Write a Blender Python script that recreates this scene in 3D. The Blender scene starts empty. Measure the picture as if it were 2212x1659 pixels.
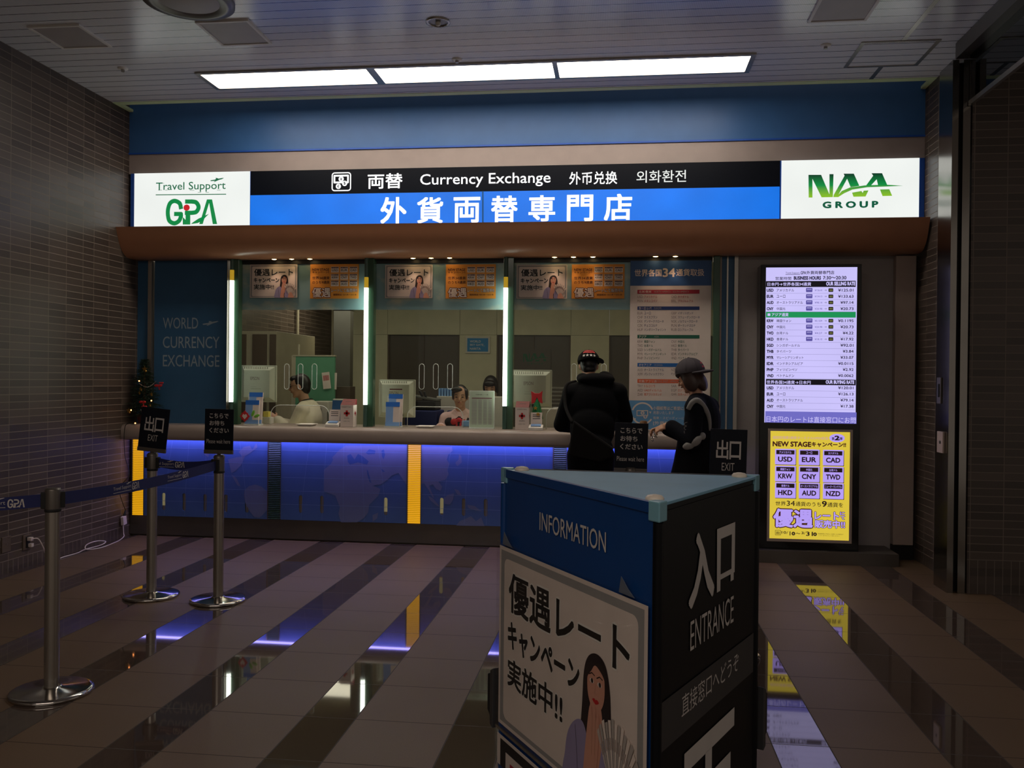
import bpy, bmesh, math, random
from mathutils import Vector as V, Matrix
random.seed(7)
SC = bpy.context.scene
COL = SC.collection
PI = math.pi

# ---------------------------------------------------------------- camera, world, exposure
F_PX, YAW, PITCH, ROLL, EYE = 1888.6, 0.121956, -0.0048887, 0.0099573, V((0, 0, 1.55))
fw = V((-math.sin(YAW)*math.cos(PITCH), math.cos(YAW)*math.cos(PITCH), math.sin(PITCH)))
r0 = V((math.cos(YAW), math.sin(YAW), 0)); u0 = r0.cross(fw)
RT = math.cos(ROLL)*r0 + math.sin(ROLL)*u0
UP = -math.sin(ROLL)*r0 + math.cos(ROLL)*u0
cam = bpy.data.cameras.new('camera'); cam.sensor_width = 36; cam.lens = F_PX/2212*36; cam.clip_start = 0.05
camo = bpy.data.objects.new('camera', cam); COL.objects.link(camo)
camo.matrix_world = Matrix(((RT.x, UP.x, -fw.x, EYE.x), (RT.y, UP.y, -fw.y, EYE.y), (RT.z, UP.z, -fw.z, EYE.z), (0, 0, 0, 1)))
SC.camera = camo
SC.view_settings.view_transform = 'Standard'; SC.view_settings.look = 'None'
SC.view_settings.gamma = 1; SC.view_settings.use_curve_mapping = False
SC.view_settings.exposure = 0.0
wd = bpy.data.worlds.new('hall_ambient'); SC.world = wd; wd.use_nodes = True
wd.node_tree.nodes['Background'].inputs[0].default_value = (1.0, 0.86, 0.74, 1)
wd.node_tree.nodes['Background'].inputs[1].default_value = 0.185

def area_light(name, loc, sx, sy, power, color, rot=(0, 0, 0), spread=180):
    l = bpy.data.lights.new(name, 'AREA'); l.shape = 'RECTANGLE'; l.size = sx; l.size_y = sy; l.energy = power
    l.color = color; l.spread = math.radians(spread)
    o = bpy.data.objects.new(name, l); o.location = loc; o.rotation_euler = rot; COL.objects.link(o); return o
# assumed fluorescent rows, unseen, on the office ceiling behind the windows
area_light('assumed_office_fluorescent', (-3.0, 9.0, 2.82), 2.8, .9, 12, (1, .9, .74))
area_light('assumed_office_fluorescent', (-0.4, 9.0, 2.82), 2.4, .9, 12, (1, .9, .74))
area_light('assumed_office_fluorescent', (-3.9, 12.2, 2.82), 1.2, 1.2, 14, (1, .9, .74))
# added unseen fill light behind the camera, standing for assumed hall lamps
area_light('added_hall_fill', (-1.2, -1.0, 4.05), 5.0, .5, 95, (1, .86, .74))

# ---------------------------------------------------------------- helpers
def ray(x, y): return fw + RT*((x-1106)/F_PX) - UP*((y-829.5)/F_PX)
def onY(x, y, Y): d = ray(x, y); return EYE + d*((Y-EYE.y)/d.y)
def onX(x, y, X): d = ray(x, y); return EYE + d*((X-EYE.x)/d.x)
def onZ(x, y, Z): d = ray(x, y); return EYE + d*((Z-EYE.z)/d.z)
def lin(c): return tuple(((v/255)/12.92 if v/255 <= .04045 else ((v/255+.055)/1.055)**2.4) for v in c)

M = {}
def mat(name, rgb, rough=.5, metal=0, ior=1.5, var=.12, scale=6, em=0, bump=0, alpha=None):
    m = bpy.data.materials.new(name); m.use_nodes = True; nt = m.node_tree; N = nt.nodes; L = nt.links
    b = N['Principled BSDF']; c = lin(rgb)
    b.inputs['Roughness'].default_value = rough; b.inputs['Metallic'].default_value = metal; b.inputs['IOR'].default_value = ior
    if em:
        b.inputs['Base Color'].default_value = (.02, .02, .02, 1)
        tc = N.new('ShaderNodeTexCoord'); no = N.new('ShaderNodeTexNoise'); no.inputs['Scale'].default_value = scale
        no.inputs['Detail'].default_value = 1
        mr = N.new('ShaderNodeMapRange'); mr.inputs['To Min'].default_value = em*(1-var); mr.inputs['To Max'].default_value = em*(1+var)
        L.new(tc.outputs['Object'], no.inputs['Vector']); L.new(no.outputs[0], mr.inputs[0])
        b.inputs['Emission Color'].default_value = (*c, 1); L.new(mr.outputs[0], b.inputs['Emission Strength'])
    else:
        tc = N.new('ShaderNodeTexCoord'); no = N.new('ShaderNodeTexNoise'); no.inputs['Scale'].default_value = scale
        no.inputs['Detail'].default_value = 3
        mx = N.new('ShaderNodeMix'); mx.data_type = 'RGBA'
        mx.inputs[6].default_value = (*[v*(1-var) for v in c], 1); mx.inputs[7].default_value = (*[min(1, v*(1+var)) for v in c], 1)
        L.new(tc.outputs['Object'], no.inputs['Vector']); L.new(no.outputs[0], mx.inputs[0]); L.new(mx.outputs[2], b.inputs['Base Color'])
        if bump:
            bp = N.new('ShaderNodeBump'); bp.inputs['Strength'].default_value = bump; bp.inputs['Distance'].default_value = .01
            n2 = N.new('ShaderNodeTexNoise'); n2.inputs['Scale'].default_value = scale*6; L.new(tc.outputs['Object'], n2.inputs['Vector'])
            L.new(n2.outputs[0], bp.inputs['Height']); L.new(bp.outputs[0], b.inputs['Normal'])
    M[name] = m; return m

def glass(name, tint, refl_ior=1.45):
    m = bpy.data.materials.new(name); m.use_nodes = True; N = m.node_tree.nodes; L = m.node_tree.links
    N.remove(N['Principled BSDF']); t = N.new('ShaderNodeBsdfTransparent'); t.inputs[0].default_value = (*lin(tint), 1)
    g = N.new('ShaderNodeBsdfGlossy'); g.inputs['Roughness'].default_value = .02
    f = N.new('ShaderNodeFresnel'); f.inputs[0].default_value = refl_ior
    x = N.new('ShaderNodeMixShader'); ge = N.new('ShaderNodeNewGeometry'); iv = N.new('ShaderNodeMath'); iv.operation = 'SUBTRACT'; iv.inputs[0].default_value = 1; L.new(ge.outputs['Backfacing'], iv.inputs[1])
    mu = N.new('ShaderNodeMath'); mu.operation = 'MULTIPLY'; L.new(f.outputs[0], mu.inputs[0]); L.new(iv.outputs[0], mu.inputs[1])
    L.new(mu.outputs[0], x.inputs[0]); L.new(t.outputs[0], x.inputs[1]); L.new(g.outputs[0], x.inputs[2])
    L.new(x.outputs[0], N['Material Output'].inputs[0]); M[name] = m; return m

def nodes_mat(name, rough=.5, ior=1.5, metal=0):
    m = bpy.data.materials.new(name); m.use_nodes = True; nt = m.node_tree
    b = nt.nodes['Principled BSDF']; b.inputs['Roughness'].default_value = rough; b.inputs['IOR'].default_value = ior
    b.inputs['Metallic'].default_value = metal
    M[name] = m
    def nd(t, **k):
        n = nt.nodes.new('ShaderNode'+t)
        for a, v in k.items(): setattr(n, a, v)
        return n
    def mth(op, a, b_=None, c_=None):
        n = nd('Math', operation=op)
        for i, v in enumerate((a, b_, c_)):
            if v is None: continue
            if isinstance(v, (int, float)): n.inputs[i].default_value = v
            else: nt.links.new(v, n.inputs[i])
        return n.outputs[0]
    def mix(f, a, b_):
        n = nd('Mix', data_type='RGBA')
        for i, v in ((0, f), (6, a), (7, b_)):
            if isinstance(v, (int, float)): n.inputs[i].default_value = v
            elif isinstance(v, tuple): n.inputs[i].default_value = (*v, 1)
            else: nt.links.new(v, n.inputs[i])
        return n.outputs[2]
    def mixf(f, a, b_):
        n = nd('Mix')
        for i, v in ((0, f), (2, a), (3, b_)):
            if isinstance(v, (int, float)): n.inputs[i].default_value = v
            else: nt.links.new(v, n.inputs[i])
        return n.outputs[0]
    geo = nd('NewGeometry'); sep = nd('SeparateXYZ'); nt.links.new(geo.outputs['Position'], sep.inputs[0])
    def noise(scale, detail=3, vec=None):
        n = nd('TexNoise'); n.inputs['Scale'].default_value = scale; n.inputs['Detail'].default_value = detail
        nt.links.new(vec or geo.outputs['Position'], n.inputs['Vector']); return n.outputs[0]
    return m, b, nt.links, nd, mth, mix, mixf, sep, noise

def line_mask(mth, coord, pitch, off, w):   # 1 on a joint of width w that repeats every pitch
    f = mth('MODULO', mth('ADD', mth('SUBTRACT', coord, off), pitch*400), pitch)
    return mth('LESS_THAN', f, w)

def tile_mat(name, axis, voff, zbase, rgb, grout, half_at=None):
    m, b, L, nd, mth, mix, mixf, sep, noise = nodes_mat(name, .42)
    u = sep.outputs[0 if axis == 'x' else 1]; z = sep.outputs[2]
    if half_at is not None: u = mth('ADD', u, mth('MULTIPLY', mth('GREATER_THAN', u, half_at), .0715))
    h = line_mask(mth, z, .0588, zbase, .0062); v = line_mask(mth, u, .2325, voff, .0062)
    main = mth('MAXIMUM', h, v)
    low = mth('LESS_THAN', z, zbase-.001)
    s = line_mask(mth, u, .0583, voff, .0045)
    j = mixf(low, main, s)
    # every tile its own tone
    cu = mth('FLOOR', mth('DIVIDE', mth('SUBTRACT', u, voff), .2325)); cz = mth('FLOOR', mth('DIVIDE', mth('SUBTRACT', z, zbase), .0588))
    cb = nd('CombineXYZ'); L.new(cu, cb.inputs[0]); L.new(cz, cb.inputs[1])
    wn = nd('TexWhiteNoise', noise_dimensions='2D'); L.new(cb.outputs[0], wn.inputs['Vector'])
    c = lin(rgb)
    base = mix(wn.outputs[0], tuple(x*.72 for x in c), tuple(x*1.3 for x in c))
    L.new(mix(j, base, lin(grout)), b.inputs['Base Color'])
    L.new(mixf(j, .38, .85), b.inputs['Roughness'])
    bp = nd('Bump'); bp.inputs['Strength'].default_value = .6; bp.inputs['Distance'].default_value = .002; bp.invert = True
    L.new(j, bp.inputs['Height']); L.new(bp.outputs[0], b.inputs['Normal'])
    return m

def smooth(pts, n=6):
    out = []
    for i in range(len(pts)-1):
        a, b, c, d = pts[max(i-1, 0)], pts[i], pts[i+1], pts[min(i+2, len(pts)-1)]
        for k in range(n):
            u = k/n; out.append(.5*((2*b)+(c-a)*u+(2*a-5*b+4*c-d)*u*u+(3*b-a-3*c+d)*u**3))
    return out+[pts[-1]]

class MB:
    """collects shapes; build() links them as ONE mesh object"""
    def __init__(s): s.v = []; s.f = []; s.m = []; s.sm = []
    def add(s, vs, fs, mi=0, smooth=False):
        o = len(s.v); s.v += [V(p) for p in vs]
        for f in fs: s.f.append([i+o for i in f]); s.m.append(mi); s.sm.append(smooth)
        return s
    def box(s, c, d, mi=0, R=None):
        x, y, z = d[0]/2, d[1]/2, d[2]/2
        vs = [V((i*x, j*y, k*z)) for i in (-1, 1) for j in (-1, 1) for k in (-1, 1)]
        if R is not None: vs = [R @ p for p in vs]
        return s.add([V(c)+p for p in vs], [(0, 1, 3, 2), (4, 6, 7, 5), (0, 4, 5, 1), (2, 3, 7, 6), (0, 2, 6, 4), (1, 5, 7, 3)], mi)
    def bb(s, x0, x1, y0, y1, z0, z1, mi=0): return s.box(((x0+x1)/2, (y0+y1)/2, (z0+z1)/2), (x1-x0, y1-y0, z1-z0), mi)
    def lathe(s, prof, c, seg=32, mi=0, axis=None, smooth=True, cap=True):
        A = V(axis or (0, 0, 1)).normalized(); X = A.orthogonal().normalized(); Y = A.cross(X); c = V(c); n = len(prof); vs = []
        for r, h in prof:
            for k in range(seg):
                a = 2*PI*k/seg; vs.append(c + A*h + X*(r*math.cos(a)) + Y*(r*math.sin(a)))
        fs = [(i*seg+k, i*seg+(k+1) % seg, (i+1)*seg+(k+1) % seg, (i+1)*seg+k) for i in range(n-1) for k in range(seg)]
        s.add(vs, fs, mi, smooth)
        if cap: s.add(vs[:seg], [tuple(range(seg-1, -1, -1))], mi); s.add(vs[-seg:], [tuple(range(seg))], mi)
        return s
    def cyl(s, p, q, r, r2=None, seg=20, mi=0, smooth=True):
        p, q = V(p), V(q); return s.lathe([(r, 0), (r if r2 is None else r2, (q-p).length)], p, seg, mi, (q-p), smooth)
    def tube(s, pts, r, seg=8, mi=0):
        pts = [V(p) for p in pts]; n = len(pts); vs = []; prev = None
        for i, p in enumerate(pts):
            t = (pts[min(i+1, n-1)]-pts[max(i-1, 0)]).normalized()
            X = t.orthogonal().normalized() if prev is None else (prev-t*prev.dot(t)).normalized(); prev = X; Y = t.cross(X)
            rr = r[i] if isinstance(r, (list, tuple)) else r
            vs += [p + X*(rr*math.cos(2*PI*k/seg)) + Y*(rr*math.sin(2*PI*k/seg)) for k in range(seg)]
        fs = [(i*seg+k, i*seg+(k+1) % seg, (i+1)*seg+(k+1) % seg, (i+1)*seg+k) for i in range(n-1) for k in range(seg)]
        fs += [tuple(range(seg-1, -1, -1)), tuple(range((n-1)*seg, n*seg))]
        return s.add(vs, fs, mi, True)
    def ell(s, c, r, mi=0, R=None, seg=20, rings=12, top=PI, bot=0):
        vs = []; c = V(c); r = (r, r, r) if isinstance(r, (int, float)) else r
        for i in range(rings+1):
            t = bot + (top-bot)*i/rings
            for k in range(seg):
                a = 2*PI*k/seg; p = V((r[0]*math.sin(t)*math.cos(a), r[1]*math.sin(t)*math.sin(a), -r[2]*math.cos(t)))
                vs.append(c + (R @ p if R is not None else p))
        fs = [(i*seg+k, i*seg+(k+1) % seg, (i+1)*seg+(k+1) % seg, (i+1)*seg+k) for i in range(rings) for k in range(seg)]
        return s.add(vs, fs, mi, True)
    def cap(s, p, q, r, r2=None, seg=14):          # a limb: tapered capsule
        p, q = V(p), V(q); r2 = r if r2 is None else r2; A = (q-p); l = A.length
        prof = [(r*math.cos(a), r*math.sin(a)) for a in [-PI/2*.98+i*PI/2*.98/5 for i in range(6)]]
        prof += [(r2*math.cos(a), l+r2*math.sin(a)) for a in [i*PI/2*.98/5 for i in range(6)]]
        return s.lathe(prof, p, seg, 0, A)
    def prism(s, poly, ext, mi=0):                 # closed outline (3D points) pushed along ext
        n = len(poly); a = [V(p) for p in poly]; b = [p+V(ext) for p in a]
        return s.add(a+b, [tuple(range(n-1, -1, -1)), tuple(range(n, 2*n))]+[(i, (i+1) % n, n+(i+1) % n, n+i) for i in range(n)], mi)
    def join(s, o, off=(0, 0, 0)):
        k = len(s.v); s.v += [p+V(off) for p in o.v]; s.f += [[i+k for i in f] for f in o.f]; s.m += o.m; s.sm += o.sm; return s
    def mesh(s, name, mats, bevel=0, off=None):
        me = bpy.data.meshes.new(name); off = V(off) if off is not None else V((0, 0, 0))
        me.from_pydata([p-off for p in s.v], [], s.f)
        for x in (mats if isinstance(mats, (list, tuple)) else [mats]): me.materials.append(M[x] if isinstance(x, str) else x)
        me.polygons.foreach_set('material_index', s.m); me.polygons.foreach_set('use_smooth', s.sm)
        bm = bmesh.new(); bm.from_mesh(me)
        bmesh.ops.recalc_face_normals(bm, faces=bm.faces)
        if bevel: bmesh.ops.bevel(bm, geom=[e for e in bm.edges if len(e.link_faces) == 2 and e.calc_face_angle(0) > .6], offset=bevel, segments=2, affect='EDGES', profile=.5, clamp_overlap=True)
        bm.to_mesh(me); bm.free(); me.update(); return me

ORG = {}
def tag(o, label=None, cat=None, group=None, kind=None):
    if label: o['label'] = label
    if cat: o['category'] = cat
    if group: o['group'] = group
    if kind: o['kind'] = kind
    return o
def empty(name, loc, label, cat, group=None):
    o = bpy.data.objects.new(name, None); o.empty_display_size = .05; COL.objects.link(o); o.location = loc; ORG[o.name] = V(loc)
    return tag(o, label, cat, group)
def link(name, me, parent=None, off=None):
    o = bpy.data.objects.new(name, me); COL.objects.link(o)
    if parent is not None: o.parent = parent; ORG[o.name] = ORG[parent.name]
    else: o.location = off; ORG[o.name] = V(off)
    return o
def base(mb):
    xs = [p.x for p in mb.v]; ys = [p.y for p in mb.v]; zs = [p.z for p in mb.v]
    return V(((min(xs)+max(xs))/2, (min(ys)+max(ys))/2, min(zs)))
def part(name, mb, mats, parent, bevel=0, label=None):
    o = link(name, mb.mesh(name, mats, bevel, ORG[parent.name]), parent)
    if label: o['label'] = label
    return o
def thing(name, mb, mats, label, cat, group=None, bevel=0):
    c = base(mb); return tag(link(name, mb.mesh(name, mats, bevel, c), None, c), label, cat, group)
def struct(name, mb, mats, bevel=0):
    o = link(name, mb.mesh(name, mats, bevel, (0, 0, 0)), None, (0, 0, 0)); o['kind'] = 'structure'; return o
def copy_tree(o, parent=None, loc=None):
    c = o.copy(); COL.objects.link(c)
    if parent is not None: c.parent = parent
    if loc is not None: c.location = loc
    ORG[c.name] = V(c.location) if parent is None else ORG[parent.name]
    for ch in list(o.children): copy_tree(ch, c)
    return c

# ---------------------------------------------------------------- lettering and flat print
TXT = {}
def text_mesh(body, bold):
    k = (body, bold)
    if k in TXT: return TXT[k]
    cu = bpy.data.curves.new('t', 'FONT'); cu.body = body; cu.resolution_u = 3; cu.dimensions = '2D'; cu.fill_mode = 'FRONT'; cu.offset = bold
    o = bpy.data.objects.new('t', cu); COL.objects.link(o)
    me = bpy.data.meshes.new_from_object(o.evaluated_get(bpy.context.evaluated_depsgraph_get()))
    vs = [(v.co.x, v.co.y) for v in me.vertices]; fs = [tuple(p.vertices) for p in me.polygons]
    bpy.data.objects.remove(o); bpy.data.curves.remove(cu); bpy.data.meshes.remove(me)
    xs = [p[0] for p in vs]; ys = [p[1] for p in vs]
    TXT[k] = (vs, fs, min(xs), max(xs), min(ys), max(ys)); return TXT[k]

class Art:
    """flat print on the plane O + s*u + t*w; faces look along u x w"""
    def __init__(s, O, u, w, mats):
        s.O = V(O); s.u = V(u).normalized(); s.w = V(w).normalized(); s.n = s.u.cross(s.w).normalized(); s.mb = MB(); s.mats = mats; s.names = []
        s.sx = s.sy = 1; s.ox = s.oy = 0; s.lift = .0006
    def unit(s, x0, y0, w, h): s.ox, s.oy, s.sx, s.sy = x0, y0, w, h; return s
    def at(s, x, y, l): return s.O + s.u*(s.ox+x*s.sx) + s.w*(s.oy+y*s.sy) + s.n*(s.lift*l)
    def mi(s, m):
        if m not in s.names: s.names.append(m)
        return s.names.index(m)
    def px(s, x, y):
        d = ray(x, y); k = (s.O-EYE).dot(s.n)/d.dot(s.n); p = EYE+d*k-s.O
        return ((p.dot(s.u)-s.ox)/s.sx, (p.dot(s.w)-s.oy)/s.sy)
    def poly(s, pts, m, l=1): s.mb.add([s.at(x, y, l) for x, y in pts], [tuple(range(len(pts)))], s.mi(m)); return s
    def blob(s, pts, m, l=1): return s.poly([(p.x, p.y) for p in smooth([V((x, y, 0)) for x, y in [pts[-1]]+pts+pts[:1]], 5)[5:-1]], m, l)   # rounded outline
    def rect(s, x0, y0, x1, y1, m, l=1): return s.poly([(x0, y0), (x1, y0), (x1, y1), (x0, y1)], m, l)
    def rrect(s, x0, y0, x1, y1, r, m, l=1, asp=1):
        pts = []
        for cx, cy, a0 in ((x1-r, y1-r*asp, 0), (x0+r, y1-r*asp, 90), (x0+r, y0+r*asp, 180), (x1-r, y0+r*asp, 270)):
            for k in range(5): a = math.radians(a0+k*22.5); pts.append((cx+r*math.cos(a), cy+r*asp*math.sin(a)))
        return s.poly(pts, m, l)
    def disc(s, cx, cy, rx, ry, m, l=1, n=24): return s.poly([(cx+rx*math.cos(2*PI*k/n), cy+ry*math.sin(2*PI*k/n)) for k in range(n)], m, l)
    def line(s, pts, wd, m, l=1):                  # polyline of a given real width
        for i, ((x0, y0), (x1, y1)) in enumerate(zip(pts, pts[1:])):
            a = s.at(x0, y0, l+.1*(i % 3)); b = s.at(x1, y1, l+.1*(i % 3)); d = (b-a)
            if d.length < 1e-6: continue
            q = s.n.cross(d.normalized())*(wd/2); e = d.normalized()*(wd*.3)
            s.mb.add([a-q-e, b-q+e, b+q+e, a+q-e], [(0, 1, 2, 3)], s.mi(m))
        return s
    def ring(s, cx, cy, rx, ry, wd, m, l=1, a0=0, a1=360, n=24):
        return s.line([(cx+rx*math.cos(math.radians(a0+(a1-a0)*k/n)), cy+ry*math.sin(math.radians(a0+(a1-a0)*k/n))) for k in range(n+1)], wd, m, l)
    def text(s, body, x0, y0, x1, y1, m, l=2, bold=0, shear=0, keep=0):
        vs, fs, a, b, c, d = text_mesh(body, min(bold, 0))
        if keep:                                   # keep the letters' own shape: fit the height, centre in the box
            kx = (y1-y0)*s.sy/(d-c)/s.sx*keep; mid = (x0+x1)/2; x0, x1 = mid-kx*(b-a)/2, mid+kx*(b-a)/2
        ex = max(bold, 0)*(x1-x0)/(b-a); ey = max(bold, 0)*(y1-y0)/(d-c)      # heavier strokes: the glyph printed again around itself
        for q in ([0] if bold <= 0 else range(9 if bold > .03 else 5)):
            dx = 0 if q == 0 else math.cos(2*PI*q/(8 if bold > .03 else 4)+.785); dy = 0 if q == 0 else math.sin(2*PI*q/(8 if bold > .03 else 4)+.785); out = []
            for x, y in vs:
                ty = (y-c)/(d-c); tx = (x-a)/(b-a); out.append(s.at(x0+(x1-x0)*tx+shear*ty+dx*ex, y0+(y1-y0)*ty+dy*ey, l+q*.07))
            s.mb.add(out, fs, s.mi(m))
        return s
    def tpx(s, body, xl, xr, yt, yb, m, l=2, bold=0, keep=0):   # box measured in the photograph
        ym = (yt+yb)/2; xm = (xl+xr)/2
        return s.text(body, s.px(xl, ym)[0], s.px(xm, yb)[1], s.px(xr, ym)[0], s.px(xm, yt)[1], m, l, bold, 0, keep)
    def rpx(s, xl, xr, yt, yb, m, l=1):
        ym = (yt+yb)/2; xm = (xl+xr)/2
        return s.rect(s.px(xl, ym)[0], s.px(xm, yb)[1], s.px(xr, ym)[0], s.px(xm, yt)[1], m, l)
    def ppx(s, pts, m, l=1): return s.poly([s.px(*p) for p in pts], m, l)
    def lpx(s, pts, wd, m, l=1): return s.line([s.px(*p) for p in pts], wd, m, l)
    def panel(s, x0, y0, x1, y1, m, th):           # the sheet itself, with thickness behind the print
        q = [s.at(x0, y0, 0), s.at(x1, y0, 0), s.at(x1, y1, 0), s.at(x0, y1, 0)]
        s.mb.prism([p-s.n*th for p in q], s.n*th, s.mi(m)); return s
    def obj(s, name, label=None, cat=None, group=None, parent=None):
        if parent is not None:
            # keep printed faces facing outward: no normal recalculation needed for flat faces
            o = link(name, s.flat(name, ORG[parent.name]), parent)
            if label: o['label'] = label
            return o
        c = base(s.mb); return tag(link(name, s.flat(name, c), None, c), label, cat, group)
    def flat(s, name, off):
        me = bpy.data.meshes.new(name); me.from_pydata([p-off for p in s.mb.v], [], s.mb.f)
        for x in s.names: me.materials.append(M[x])
        me.polygons.foreach_set('material_index', s.mb.m); me.update(); return me
def front(O, mats=None): return Art(O, (1, 0, 0), (0, 0, 1), mats)
# ---------------------------------------------------------------- materials
tile_mat('tile_side', 'y', 6.288, .098, (80, 69, 61), (128, 116, 105), 7.30)
tile_mat('tile_front', 'x', 2.585, .25, (70, 60, 54), (112, 102, 94))
def floor_mat():
    m, b, L, nd, mth, mix, mixf, sep, noise = nodes_mat('floor_stone', .5)
    x, y = sep.outputs[0], sep.outputs[1]
    dark = line_mask(mth, x, .693, -2.107, .24)
    e1 = line_mask(mth, x, .693, -2.1095, .005); e2 = line_mask(mth, x, .693, -1.8695, .005)
    j = line_mask(mth, y, .45, 3.85, .005); jn = mth('MAXIMUM', mth('MAXIMUM', e1, e2), j)
    sp = noise(240, 2); big = noise(1.3, 2)
    lt = mix(sp, lin((76, 60, 45)), lin((122, 99, 75))); lt = mix(big, lt, lin((97, 78, 60)))
    dk = mix(sp, lin((58, 48, 42)), lin((88, 74, 66)))
    c = mix(dark, lt, dk); L.new(mix(mth('MULTIPLY', jn, .8), c, lin((20, 18, 17))), b.inputs['Base Color'])
    L.new(mixf(jn, mixf(dark, mixf(big, .46, .58), .035), .8), b.inputs['Roughness'])
    L.new(mixf(dark, 1.42, 1.85), b.inputs['IOR'])
    bp = nd('Bump'); bp.inputs['Strength'].default_value = .12; bp.inputs['Distance'].default_value = .002
    L.new(mth('MULTIPLY', sp, mth('SUBTRACT', 1, dark)), bp.inputs['Height']); L.new(bp.outputs[0], b.inputs['Normal'])
floor_mat()
def ceil_mat():
    m, b, L, nd, mth, mix, mixf, sep, noise = nodes_mat('ceiling_slats', .22, 1.55)
    g = line_mask(mth, sep.outputs[1], .1262, 7.612, .008)
    dot = mth('MULTIPLY', mth('LESS_THAN', mth('MODULO', mth('ADD', sep.outputs[0], 40), .012), .005), mth('LESS_THAN', mth('MODULO', mth('ADD', sep.outputs[1], 40), .012), .005))
    n = noise(1.5, 2)
    c = mix(n, lin((220, 220, 222)), lin((234, 234, 236))); c = mix(mth('MULTIPLY', dot, .5), c, lin((40, 40, 42)))
    L.new(mix(g, c, lin((16, 16, 17))), b.inputs['Base Color'])
    bp = nd('Bump'); bp.inputs['Strength'].default_value = .5; bp.inputs['Distance'].default_value = .004; bp.invert = True
    L.new(g, bp.inputs['Height']); L.new(bp.outputs[0], b.inputs['Normal'])
ceil_mat()
def sky_mat():                                     # printed sky film on the upper glass
    m, b, L, nd, mth, mix, mixf, sep, noise = nodes_mat('sky_film', .35)
    mp = nd('Mapping'); mp.inputs['Scale'].default_value = (1, 1, 2.2)
    tc = nd('NewGeometry'); L.new(tc.outputs['Position'], mp.inputs[0])
    n = noise(2.6, 6, mp.outputs[0]); r = nd('ValToRGB'); L.new(n, r.inputs[0])
    r.color_ramp.elements[0].position = .52; r.color_ramp.elements[0].color = (*lin((160, 196, 216)), 1)
    r.color_ramp.elements[1].position = .68; r.color_ramp.elements[1].color = (*lin((232, 228, 216)), 1)
    L.new(r.outputs[0], b.inputs['Base Color'])
sky_mat()
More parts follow.
